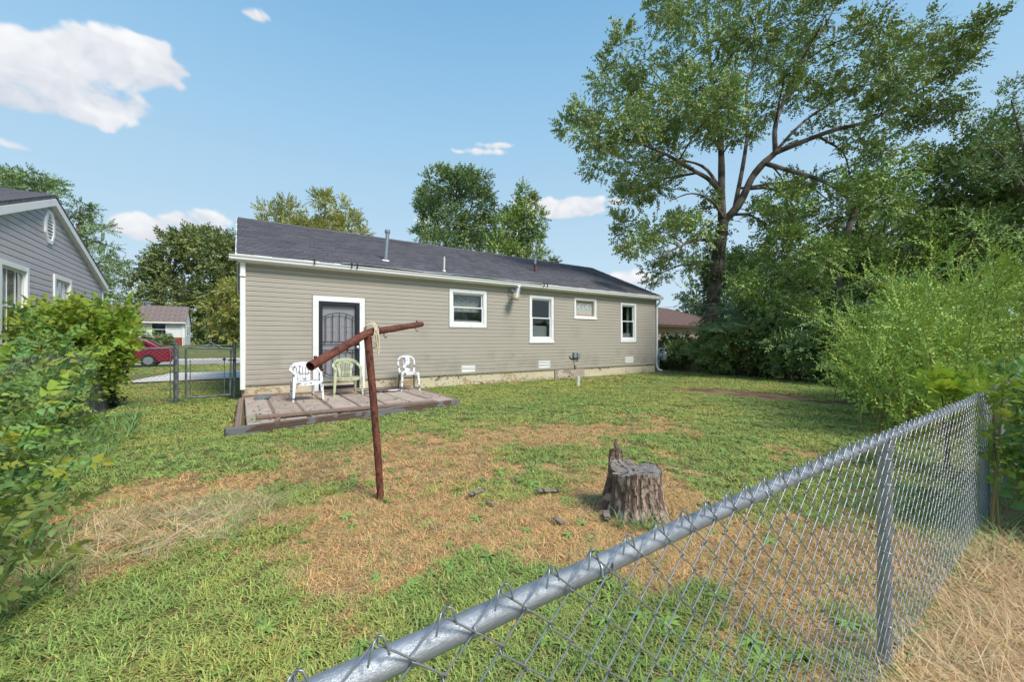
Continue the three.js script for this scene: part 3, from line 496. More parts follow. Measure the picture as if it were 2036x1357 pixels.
// fittings on the wall
{
  const [x, y] = W(1012, 577), lamp = mesh('yard_light', [tube([V(x, y, .01), V(x, y + .0, .12), V(x + .06, y - .08, .22), V(x + .09, y - .12, .28)], .018, 8, { smooth: 3 }), rb(.07, .16, .03, x, y, .02, .01)], M.galv, house);
  const q = V(x + .09, y - .16, .30), dn = V(-.42, -.85, .2).normalize(), upv = dn.clone().negate();
  mesh('lamp_housing', [tube([q.clone().addScaledVector(upv, .26), q.clone().addScaledVector(upv, .19), q.clone().addScaledVector(upv, .185), q.clone().addScaledVector(upv, .02), q.clone().addScaledVector(dn, .03)], [.045, .05, .082, .09, .125], 14)], M.meter, lamp);
  mesh('lamp_cap', [tube([q.clone().addScaledVector(upv, .33), q.clone().addScaledVector(upv, .255)], [.044, .05], 12)], M.white, lamp);
  mesh('lens', [tube([q.clone().addScaledVector(dn, .03), q.clone().addScaledVector(dn, .08), q.clone().addScaledVector(dn, .16), q.clone().addScaledVector(dn, .18)], [.13, .135, .115, .06], 16)], phys({ color: srgb(200, 190, 170), roughness: .3, transmission: .25, thickness: 0 }), lamp);
  const [ex, ey] = W(1143, 706), box = mesh('electrical_box', [rb(.13, .2, .09, ex - .06, ey, .06, .015), rb(.15, .2, .12, ex + .10, ey - .01, .075, .03)], M.meter, house);
  mesh('cable', [tube([V(ex - .05, ey - .1, .06), V(ex - .07, ey - .2, .03), V(ex - .05, ey - .4, .02), V(ex - .05, SB - .02, .02)], .009, 6, { smooth: 3 }), tube([V(ex - .06, ey - .14, .05), V(ex - .2, ey - .13, .04), V(ex - .3, ey - .05, .03)], .012, 6, { smooth: 3 })], M.black, box);
  mesh('outlet_plate', [rb(.07, .11, .03, ex + .0, ey - .42, .03, .008)], M.galv, box);
}

// ================================================================ PATIO: concrete slabs between wooden strips, timber round them
const PY = .075;                                               // top of the slabs
{
  const patio = thing('patio', 'low patio of pinkish concrete slabs framed with weathered timbers', 'patio', [0, 0, -10.4]);
  const Z = (z) => z + 10.4, front = (x) => lerp(-6.66, -7.36, (x + .13) / 3.72);
  seed(8);
  const joints = [.06, .48, .93, 1.40, 1.87, 2.34, 2.82, 3.30, 3.78], slabM = [0, 1, 2].map((k) => { const m = M.concrete.clone(); m.color = lin(1 - .07 * k, 1 - .075 * k, 1 - .08 * k); return m; });
  for (let k = 0; k < joints.length - 1; k++) {
    const a = joints[k] + .022, b = joints[k + 1] - .022;
    for (const [z0, z1] of [[-10.38, -8.02 + rr(-.02, .02)], [-7.97, 0]]) {
      const e0 = Math.min(-.1, z1 || front(a) - .06), e1 = z1 || front(b) - .06, f0 = z1 || front(a) - .06; if (f0 - z0 < .15) continue;
      const t = rr(-.008, .008), g = new GB(), c = [V(a, 0, Z(z0)), V(b, 0, Z(z0)), V(b, 0, Z(e1)), V(a, 0, Z(f0))], ch = .012, mid = V((a + b) / 2, 0, Z((z0 + e1) / 2));
      const lo = c.map((v) => V(v.x, -.06, v.z)), up = c.map((v) => V(v.x, PY - ch + t, v.z)), top = c.map((v) => { const q = V(v.x, PY + t + rr(-.003, .003), v.z), d = V(mid.x - v.x, 0, mid.z - v.z); return q.add(V(Math.sign(d.x) * ch, 0, Math.sign(d.z) * ch)); });
      for (let i = 0; i < 4; i++) { const j = (i + 1) % 4; g.quad(lo[j], lo[i], up[i], up[j]).quad(up[j], up[i], top[i], top[j]); }
      g.quad(top[3], top[2], top[1], top[0]);
      const gg = g.geo(); gg.attributes.uv.array.forEach((v, i, r) => { r[i] += k * .37; });
      mesh('slab', gg, slabM[(k * 2 + (z1 ? 0 : 1)) % 3], patio);
    }
    if (k) { const x = joints[k]; mesh('divider_strip', [bb(x - .019, x + .019, -.05, PY - .012 + rr(-.004, .004), Z(-10.38), Z(-8.02)), bb(x - .019, x + .019, -.05, PY - .016, Z(-7.97), Z(front(x) - .08))], M.oldWood, patio); }
  }
  mesh('divider_strip', [bb(.06, 3.78, -.05, PY - .02, Z(-8.015), Z(-7.975))], M.oldWood, patio);
  const beam = (a, b, w, h, y, mat, name = 'timber') => { const d = b.clone().sub(a), L = d.length(), g = rb(L, h, w, 0, 0, 0, .012); g.attributes.uv.array.forEach((v, i, r) => { if (i % 2 === 0) r[i] = v + L / 2; }); const p = g.attributes.position; for (let i = 0; i < p.count; i++) p.setY(i, p.getY(i) + .012 * (vn(p.getX(i) * 2 + 9, 3) - .5)); const m = mesh(name, g, mat, patio); m.position.copy(a.clone().add(b).multiplyScalar(.5)).add(V(0, y, 0)); m.rotation.y = -Math.atan2(d.z, d.x); return m; };
  beam(V(-.17, 0, Z(-6.63)), V(3.68, 0, Z(-7.36)), .09, .17, .03, M.grayPaintWood);
  beam(V(-.03, 0, Z(-6.75)), V(.02, 0, Z(-10.1)), .085, .12, .045, M.oldWood);
  beam(V(3.72, 0, Z(-7.4)), V(3.86, 0, Z(-10.3)), .07, .10, .03, M.oldWood);
  const end = beam(V(3.58, 0, Z(-7.30)), V(3.72, 0, Z(-7.42)), .06, .16, .04, M.oldWood, 'end_block');
  beam(V(.05, 0, Z(-10.43)), V(1.0, 0, Z(-10.43)), .06, .10, .075, M.oldWood); beam(V(1.02, 0, Z(-10.45)), V(3.8, 0, Z(-10.45)), .05, .09, .06, M.oldWood);
  // the long loose plank
  const a = G(510, 829, PY + .05), b = G(867, 797, PY + .05), d = b.clone().sub(a), L = d.length(), g = rb(L, .04, .16, 0, 0, 0, .006), p = g.attributes.position;
  g.attributes.uv.array.forEach((v, i, r) => { r[i] += .9; });
  const plank = mesh('loose_plank', g, M.oldWood); plank.position.set((a.x + b.x) / 2, PY + .035, (a.z + b.z) / 2); plank.rotation.y = -Math.atan2(d.z, d.x);
  tag(plank, 'long weathered plank lying loose across the patio slabs', 'plank');
  const sc = mesh('wood_scrap', rb(.24, .03, .06, 0, 0, 0, .004), M.oldWood, null, G(552, 836, PY + .02)); sc.position.y = PY + .027; sc.rotation.y = 1.35; tag(sc, 'short wood offcut on the patio between the plank and the front timber', 'wood scrap');
  // flat stone, mat, cloth
  const st = G(521, 788, PY), sg = new THREE.IcosahedronGeometry(1, 2), sp = sg.attributes.position; for (let i = 0; i < sp.count; i++) { const n = 1 + .3 * (vn(sp.getX(i) * 2 + 4, sp.getZ(i) * 2 + 8) - .5); sp.setXYZ(i, sp.getX(i) * .17 * n, Math.max(-.028, Math.min(.03, sp.getY(i) * .06 * n)), sp.getZ(i) * .11 * n); } sg.computeVertexNormals();
  const stone = mesh('flat_stone', uvBox(sg), M.slate, null, [st.x, PY + .03, -9.95]); stone.rotation.set(.16, .3, .05); tag(stone, 'flat blue grey stone on the patio beside the white armchair', 'stone');
  const wav = (w, d2, nx, nz, amp, s) => { const q = new THREE.PlaneGeometry(w, d2, nx, nz); q.rotateX(-Math.PI / 2); const pp = q.attributes.position; for (let i = 0; i < pp.count; i++) { const x = pp.getX(i), z = pp.getZ(i); pp.setXYZ(i, x + .05 * (vn(z * 9 + s, 2) - .5), amp * fbm(x * 9 + s, z * 9, 3), z + .10 * (vn(x * 7 + s, 5) - .5)); } q.computeVertexNormals(); return uvBox(q); };
  const mt = G(765, 777, PY); const mat = mesh('door_mat', [rb(.85, .014, .38, 0, 0, 0, .005)], fineBump(std({ map: worn(rgb(58, 56, 60), rgb(88, 84, 86), 12, .3, .7, 3), roughness: .95 }), .006, 4), null, [2.72, PY + .012, -9.9]); mat.rotation.y = .05; tag(mat, 'dark grey mat lying on the patio below the siding', 'mat');
  const rag = mesh('white_rag', wav(.95, .14, 30, 8, .045, 3), std({ color: srgb(226, 225, 226), roughness: .9, side: THREE.DoubleSide }), null, [2.80, PY + .012, -9.62]); rag.rotation.y = .12; tag(rag, 'crumpled white cloth lying along the front edge of the dark mat', 'cloth');
  // dead leaves scattered over the slabs
  const lg = new GB().tri(V(-.03, 0, 0), V(.03, .004, .0), V(0, .012, .018)).tri(V(.03, .004, 0), V(-.03, 0, 0), V(0, .008, -.016)).geo();
  const n = 170, im = new THREE.InstancedMesh(lg, std({ color: srgb(92, 76, 64), roughness: 1, side: THREE.DoubleSide }), n), o = new THREE.Object3D();
  for (let k = 0; k < n; k++) { let x, z; do { x = rr(.1, 3.7); z = rr(-10.3, -7.0); if (R() < .5) x = .1 + Math.abs(x - .1) * R(); } while (!inPatio(x, z) || z > front(x) - .1); o.position.set(x, PY + .012, z); o.rotation.set(rr(-.2, .2), rr(0, 6), rr(-.2, .2)); o.scale.setScalar(rr(.5, 1.2)); o.updateMatrix(); im.setMatrixAt(k, o.matrix); }
  put(im, 'fallen_leaves'); tag(im, 'dry brown leaves scattered over the patio slabs', 'leaves', null, 'stuff');
}

// ================================================================ PLASTIC CHAIRS
const chipped = (a, b, lo, hi, s = 9) => tex(512, 512, (u, v) => { const n = fbm(u * s, v * s, 6, s), q = fbm(u * 40, v * 12, 3, 4); return mix3(a, b, sm(lo, hi, n * .75 + q * .25)); }, true, 2, 2);
function armChair(name, label, mat, at, turn, o) {
  const c = thing(name, label, 'chair', at, turn, null), w = .265, sh = .41;
  for (const s of [-1, 1]) {
    mesh('leg', [tapered([[V(s * (w + .035), 0, .25), .034, .045], [V(s * (w + .01), .36, .215), .06, .07], [V(s * (w + .0), .60, .19), .045, .075]])], mat, c);
    mesh('leg', [tapered([[V(s * (w - .03), 0, -.30), .035, .045], [V(s * (w - .045), .40, -.20), .06, .06]])], mat, c);
    mesh('armrest', [ribbon([V(s * (w + .0), .595, .225), V(s * (w + .012), .625, .12), V(s * (w + .015), .64, -.02), V(s * (w - .01), .69, -.15), V(s * (w - .09), .765, -.235), V(0, .795, -.27)], [.06, .06, .055, .06, .07, .075], .018, (k) => V(k > .5 ? s * (1 - k) : s, k > .45 ? (k - .45) * 2.4 : 0, 0).addScaledVector(V(0, 1, 0), k > .6 ? 1.5 : 0), 6)], mat, c);
  }
  const seatG = new THREE.PlaneGeometry(.5, .48, 12, 10); seatG.rotateX(-Math.PI / 2); const solid = (g, th) => { const p = g.attributes.position, n = p.count, b = g.clone(); b.translate(0, -th, 0); const gi = g.index.array, fl = []; for (let i = 0; i < gi.length; i += 3) fl.push(gi[i], gi[i + 2], gi[i + 1]); b.setIndex(fl); b.computeVertexNormals(); return [g, b]; };
  const sp = seatG.attributes.position; for (let i = 0; i < sp.count; i++) { const x = sp.getX(i) / .25, z = sp.getZ(i) / .24; sp.setXYZ(i, sp.getX(i) * (1 - .1 * (1 - z) / 2 + .03), sh - .022 * (1 - x * x) - .012 * z * -1 - .028 * sm(.7, 1, z), sp.getZ(i) + .0); } seatG.computeVertexNormals();
  mesh('seat', [...solid(seatG, .02), ribbon([V(-.255, sh - .025, .225), V(-.12, sh - .05, .245), V(0, sh - .055, .25), V(.12, sh - .05, .245), V(.255, sh - .025, .225)], .06, .016, V(0, 1, 0)), bb(-.255, -.238, sh - .06, sh + .004, -.2, .22), bb(.238, .255, sh - .06, sh + .004, -.2, .22)], mat, c);
  for (let k = 0; k < o.slats; k++) { const u = (k / (o.slats - 1) - .5) * 2, x0 = u * o.lowW, x1 = u * o.topW; mesh('back_slat', [ribbon([V(x0, sh - .01, -.20), V(lerp(x0, x1, .4), .54, -.235), V(x1, .70, -.262), V(x1 * 1.02, .785, -.272)], o.sw, .013, V(1, 0, 0), 4)], mat, c); }
  if (o.panel) for (const s of [-1, 1]) mesh('back_panel', [ribbon([V(s * o.panel[0], sh - .01, -.20), V(s * (o.panel[0] + .01), .54, -.232), V(s * (o.panel[0] + .03), .66, -.255), V(s * (o.panel[0] + .05), .775, -.268)], [.05, .055, .07, .1], .014, V(1, 0, 0), 4)], mat, c);
  mesh('back_panel', [ribbon([V(-.15, .73, -.262), V(0, .745, -.272), V(.15, .73, -.262)], .07, .015, V(0, 1, -.2), 4)], mat, c);
  return c;
}
{
  const wm = std({ map: chipped(rgb(236, 236, 240), rgb(110, 112, 124), .56, .68), roughness: .6 });
  const gm = std({ map: chipped(rgb(190, 194, 160), rgb(150, 156, 122), .45, .7), roughness: .55 });
  const am = std({ map: chipped(rgb(234, 234, 236), rgb(104, 103, 108), .50, .60, 7), roughness: .6 });
  const a = G(609, 796, PY), b = G(694, 787, PY), c2 = G(818, 777, PY);
  armChair('plastic_armchair', 'white plastic armchair with peeling grey patches, left of the back door', wm, [a.x, PY + .002, a.z - .12], .12, { slats: 6, lowW: .13, topW: .155, sw: .038 }).scale.setScalar(.94);
  armChair('plastic_armchair', 'pale green plastic armchair standing in front of the back door', gm, [b.x, PY + .002, b.z - .22], -.05, { slats: 5, lowW: .06, topW: .075, sw: .015, panel: [.115] });
  // armless chair: oval back hoop, ladder panel
  const ch = thing('plastic_side_chair', 'armless white plastic chair with flaking paint and hooped back', 'chair', [c2.x, PY + .002, c2.z - .2], -.10);
  for (const s of [-1, 1]) {
    mesh('leg', [tapered([[V(s * .225, 0, .21), .034, .038], [V(s * .19, .43, .18), .05, .055]])], am, ch);
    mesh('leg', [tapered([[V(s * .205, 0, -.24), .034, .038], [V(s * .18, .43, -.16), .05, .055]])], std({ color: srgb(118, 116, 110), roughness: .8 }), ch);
  }
  mesh('seat', [rb(.44, .03, .42, 0, .43, .0, .014), rb(.42, .045, .02, 0, .405, .2, .008), rb(.02, .04, .38, .205, .405, 0, .008), rb(.02, .04, .38, -.205, .405, 0, .008)], am, ch);
  mesh('back_frame', [ribbon([V(-.17, .42, -.18), V(-.20, .56, -.205), V(-.205, .70, -.24), V(-.16, .80, -.265), V(0, .835, -.275), V(.16, .80, -.265), V(.205, .70, -.24), V(.20, .56, -.205), V(.17, .42, -.18)], .036, .022, (k) => V(Math.cos(k * Math.PI) * -1, Math.sin(k * Math.PI), 0), 6)], am, ch);
  mesh('back_panel', [ribbon([V(0, .43, -.19), V(0, .6, -.215), V(0, .83, -.27)], .17, .012, V(1, 0, 0), 6)], am, ch);
  for (let k = 0; k < 7; k++) mesh('back_slat', [rb(.15, .014, .012, 0, .5 + k * .043, -.19 - k * .009, .005)], am, ch);
}

// ================================================================ RUSTY T-POLE
{
  const base = G(757, 993), top = P(731, 668, base.length() ? F * EYE / (993 - HY) - .02 : 3), at = base.clone();
  const pole = thing('clothesline_pole', 'rusty leaning steel clothesline pole with a tilted crossbar', 'pole', [at.x, 0, at.z]);
  const T = top.clone().sub(V(at.x, 0, at.z));
  mesh('post', [tube([V(.004, -.12, 0), V(0, 0, 0), T.clone().multiplyScalar(.5).add(V(.006, 0, 0)), T], [.028, .028, .029, .031], 18, { smooth: 4 })], M.rust, pole);
  const l = P(617, 729, 2.6).sub(pole.position), mid = T.clone().add(V(0, .024, 0)), r = P(838, 645, 4.6).sub(pole.position), d = r.clone().sub(l).normalize(), dl = mid.clone().sub(l).normalize(), dr = r.clone().sub(mid).normalize();
  const bend = [l, l.clone().lerp(mid, .5), l.clone().lerp(mid, .9), mid, mid.clone().lerp(r, .12), mid.clone().lerp(r, .5), r], along = (f) => (f < .5 ? l.clone().lerp(mid, f * 2) : mid.clone().lerp(r, f * 2 - 1));
  mesh('crossbar', [tube(bend, .031, 20, { cap: false }), tube([...bend].reverse(), .028, 20, { cap: false }), ...[[l, dl], [r, dr.clone().negate()]].map(([p, q]) => { const g = new THREE.RingGeometry(.028, .031, 20); g.lookAt(q.clone().negate()); return g.translate(p.x, p.y, p.z); })], M.rust, pole);
  for (const f of [.07, .30, .62, .93]) { const p = along(f); mesh('hook', [tube([p.clone().add(V(0, -.02, 0)), p.clone().add(V(0, -.055, .0)), p.clone().add(V(.012, -.07, .01)), p.clone().add(V(.02, -.055, .015))], .004, 6, { smooth: 3 })], M.rust, pole); }
  for (const f of [.05, .42, .58, .95]) { const p = along(f).add(V(-.012, .030, .012)); mesh('bolt', [rod(p.clone().add(V(0, -.006, 0)), p.clone().add(V(-.002, .012, .002)), .011, 8)], M.rust, pole); }
  const sd = V(-d.z, 0, d.x).normalize();
  const rope = []; seed(3);
  for (let q = 0; q < 4; q++) { const c = T.clone().add(V(0, .035, 0)).addScaledVector(d, .035 + q * .012), pts = []; for (let i = 0; i < 14; i++) { const a = i / 14 * 6.283; pts.push(c.clone().addScaledVector(sd, Math.cos(a) * (.046 + .004 * q)).add(V(0, Math.sin(a) * (.05 + .006 * q) - (Math.sin(a) < 0 ? .02 * q + .02 : 0), 0)).addScaledVector(d, .012 * Math.sin(a * 2 + q))); } rope.push(tube([...pts, pts[0]], .0055, 6, { smooth: 2 })); }
  { const c = T.clone().addScaledVector(d, .05), pts = [V(.03, .06, .03), V(.055, -.02, .04), V(.06, -.12, .045), V(.052, -.17, .045), V(.046, -.1, .045), V(.03, .02, .035)].map((v) => v.add(c)); rope.push(tube(pts, .005, 6, { smooth: 4 })); }
  const rp = mesh('rope_coil', rope, M.rope, null, [at.x, 0, at.z]); tag(rp, 'cream rope wound round the joint of the rusty clothesline pole', 'rope');
}

// ================================================================ TREE STUMP
{
  const c = G(1262, 1018), st = thing('tree_stump', 'old cracked grey tree stump with jagged splinters on one side', 'stump', [c.x, 0, c.z]);
  const towards = Math.atan2(-c.z, -c.x), n = 84, rows = 16, pos = [], idx = [], uv = [];
  const ang = (k) => k / n * 2 * Math.PI;
  const prof = (a, h) => {                                   // radius at an angle and height share
    const flare = 1 + .55 * Math.pow(1 - h, 2.6) * (1 + .45 * Math.sin(a * 5 + 1.2) + .25 * Math.sin(a * 9)), ridge = 1 + .07 * (fbm(Math.cos(a) * 7 + 20, Math.sin(a) * 7 + h * 1.2, 3) - .5) * 2 + .03 * Math.sin(a * 23 + 2 * Math.sin(a * 3));
    const da = Math.atan2(Math.sin(a - towards - 1.15), Math.cos(a - towards - 1.15)), crack = 1 - .28 * Math.exp(-da * da / .004) * sm(0, .2, h), db = Math.atan2(Math.sin(a - towards + .2), Math.cos(a - towards + .2));
    return .185 * flare * ridge * crack * (1 - .08 * Math.exp(-db * db / .01));
  };
  const bump = (a, c, w, sharp = .3) => { const d = Math.abs(Math.atan2(Math.sin(a - c), Math.cos(a - c))) / w; return sm(1, 1 - sharp, d); };
  const topH = (a) => .325 + .018 * Math.sin(a * 3 + 1) + .022 * (vn(Math.cos(a) * 9 + 3, Math.sin(a) * 9) - .5) + Math.max(.15 * bump(a, -2.42, .16, .7), .17 * bump(a, -1.60, .17, .5), .10 * bump(a, -1.82, .34, .4), .12 * bump(a, -1.36, .17, .4), .035 * bump(a, -.95, .18));
  for (let j = 0; j <= rows; j++) for (let k = 0; k <= n; k++) { const a = ang(k % n), h = j / rows, r = prof(a, h), y = -.05 + (topH(a) + .05) * h; pos.push(Math.cos(a) * r * (1 + .06 * (1 - h)), y, Math.sin(a) * r); uv.push(k / n * 1.2, y); }
  for (let j = 0; j < rows; j++) for (let k = 0; k < n; k++) { const a = j * (n + 1) + k; idx.push(a, a + n + 1, a + 1, a + 1, a + n + 1, a + n + 2); }
  const g = new THREE.BufferGeometry(); g.setAttribute('position', new THREE.Float32BufferAttribute(pos, 3)); g.setAttribute('uv', new THREE.Float32BufferAttribute(uv, 2)); g.setIndex(idx); g.computeVertexNormals();
  const bmap = tex(1024, 512, (u, v) => { const f = fbm(u * 60, v * 9, 5), q = fbm(u * 18, v * 16, 5); return mix3(mix3(rgb(172, 152, 136), rgb(104, 86, 74), sm(.32, .66, f)), rgb(70, 57, 50), sm(.58, .75, q) * .55); }, true, 1, 2);
  const bbm = tex(1024, 512, (u, v) => sm(.3, .7, fbm(u * 60, v * 9, 5)), false, 1, 2);
  mesh('bark', g, std({ map: bmap, bumpMap: bbm, bumpScale: -.022, roughness: .95, side: THREE.DoubleSide }), st);
  const tp = [0, 0, 0].slice(), ti = [], tpos = [0, .29, 0], tuv = [0, 0]; const rings = 7;
  for (let j = 1; j <= rings; j++) for (let k = 0; k <= n; k++) { const a = ang(k % n), q = j / rings, r = prof(a, 1) * q * .985, th = topH(a), y = lerp(.292 + .03 * fbm(Math.cos(a) * q * 4 + 9, Math.sin(a) * q * 4, 3), Math.min(th, .36) - .004, q ** 2.4); tpos.push(Math.cos(a) * r, y, Math.sin(a) * r); tuv.push(Math.cos(a) * q * .5, Math.sin(a) * q * .5); }
  for (let k = 0; k < n; k++) ti.push(0, 2 + k, 1 + k);
  for (let j = 0; j < rings - 1; j++) for (let k = 0; k < n; k++) { const a = 1 + j * (n + 1) + k; ti.push(a, a + 1, a + n + 1, a + 1, a + n + 2, a + n + 1); }
  const tg = new THREE.BufferGeometry(); tg.setAttribute('position', new THREE.Float32BufferAttribute(tpos, 3)); tg.setAttribute('uv', new THREE.Float32BufferAttribute(tuv, 2)); tg.setIndex(ti); tg.computeVertexNormals();
  mesh('cut_face', tg, fineBump(std({ map: tex(512, 512, (u, v) => { const a = fbm(u * 9, v * 9, 5), r = Math.sin(Math.hypot(u > .5 ? u - 1 : u, v > .5 ? v - 1 : v) * 150); return mix3(mix3(rgb(214, 206, 200), rgb(158, 146, 140), a), rgb(104, 90, 84), sm(.55, .7, fbm(u * 14 + 5, v * 14, 4)) + .12 * r); }), roughness: .95, side: THREE.DoubleSide }), .012, 5), st);
  // bark pieces lying in the dry grass
  [[948, 986, .17, .045, .3], [1090, 982, .2, .05, -.35], [1205, 1035, .12, .05, .8], [1110, 1045, .09, .04, 1.5], [975, 1008, .06, .03, 2]].forEach(([px, py, L, w, t], i) => { const p = G(px, py), q = rb(L, .018, w, 0, 0, 0, .008), pp = q.attributes.position; for (let k = 0; k < pp.count; k++) { const x = pp.getX(k); pp.setXYZ(k, x, pp.getY(k) + .02 * vn(x * 20 + i * 7, 3), pp.getZ(k) + .018 * (vn(x * 25 + i, 8) - .5)); } const m = mesh('bark_chip', q, M.bark, null, [p.x, groundY(p.x, p.z) + .022, p.z]); m.rotation.y = t; tag(m, 'rotten bark piece lying flat on the dry grass near the stump', 'bark piece', 'bark pieces round the stump'); });
}

// ================================================================ CHAIN-LINK FENCES
const CELL = .042;                        // wires stand half a diamond apart
function zigzag(rowsN, phase, o = {}) {   // one woven wire from the ground to its knuckle above the rail, local y from 0 to rowsN * 2 * CELL, x between 0 and CELL
  const pts = [], r = .0015 * (o.fat ?? 1), e = .0026, n = rowsN * 2;
  const side = (k) => ((k + phase) % 2 ? 1 : -1);
  for (let k = 0; k <= n; k++) {
    const s = side(k), x = s > 0 ? CELL + e : -e, y = k * CELL;
    if (o.simple) { pts.push(V(x, y, s * e)); continue; }
    const u = .008;
    pts.push(V(x - s * u, y - u * .95, -s * e * .8), V(x - s * .0012, y - .0025, -s * e), V(x - s * .0012, y + .0025, s * e), V(x - s * u, y + u * .95, s * e * .8));
  }
  if (!o.simple) { pts.shift(); pts.shift(); const s = side(n), x = s > 0 ? CELL + e : -e, y = n * CELL; pts.splice(-2, 2, V(x - s * .001, y + .004, s * .001), V(x + s * .004, y + .003, .004), V(x + s * .0075, y - .006, .006), V(x + s * .011, y - .02, .006)); }
  return tube(pts, r, o.simple ? 4 : 6, { cap: false });
}
{
  const f = thing('chain_link_fence', 'galvanized chain-link fence with a thick round top rail', 'fence', [0, 0, ZF]), top = EYE - .39;
  const X0 = -1.6, X1 = 14.6;
  const sag = (x) => .006 * Math.sin(x * 1.3);
  const railPts = []; for (let x = X0; x <= X1 + .01; x += .6) railPts.push(V(x, top + sag(x), 0));
  mesh('top_rail', [tube(railPts, railPts.map(() => .0175), 20)], M.galv, f);
  mesh('rail_sleeve', [rod(V(2.32, top, 0), V(2.46, top + .001, 0), .0192, 20)], M.galv, f);
  for (const x of [-.30, 2.13, 4.55, 7.0, 9.4, 11.8, 14.2]) {
    const p = mesh('post', [rod(V(x, -.2, -.001), V(x, top - .012, -.001), .0235, 18)], M.galv, f);
    mesh('rail_bracket', [rod(V(x - .022, top, 0), V(x + .022, top, 0), .0215, 18), rod(V(x, top - .05, -.001), V(x, top - .008, -.001), .0265, 18)], M.galv, p);
    for (const y of [.16, .45, .72, .82]) { const t = []; for (let k = 0; k <= 12; k++) { const a = k / 12 * 6.283 * .95; t.push(V(x + Math.cos(a) * .0265, y + .035 * k / 12 - (k > 10 ? .02 : 0), Math.sin(a) * .0275)); } t.push(V(x + .05, y + .03, .014)); mesh('tie_wire', tube(t, .0014, 5), M.tie, p); }
  }
  const rows = 11, wg = [zigzag(rows, 0), zigzag(rows, 1)], h = rows * 2 * CELL, zoff = .0235, far = [], sg2 = [zigzag(rows, 0, { simple: true }), zigzag(rows, 1, { simple: true })];
  let k = 0;
  for (let x = X0 + .05; x < X1 - .1; x += CELL, k++) {
    const y = top + sag(x) + .047 - h;
    if (x > 7.2) { far.push(sg2[k % 2].clone().translate(x, y, zoff)); continue; }
    const m = mesh('wire', wg[k % 2], M.wire, f); m.position.set(x, y + .002 * Math.sin(k * 3.1), zoff); m.rotation.z = .002 * Math.sin(k * 2.3); m.rotation.x = -.003 * Math.sin(k * .35);
    if (k % 14 === 6) { const t = [], xx = x + .03; for (let q = 0; q <= 14; q++) { const a = q / 14 * 6.283 * 1.1; t.push(V(xx + .002 * q, top + Math.sin(a) * .0205, Math.cos(a) * .021 + .002)); } t.push(V(xx + .04, top - .03, .028), V(xx + .05, top - .045, .03)); mesh('tie_wire', tube(t, .0014, 5), M.tie, f); }
  }
  stuff(mesh('wires', far, M.wire, f));
}
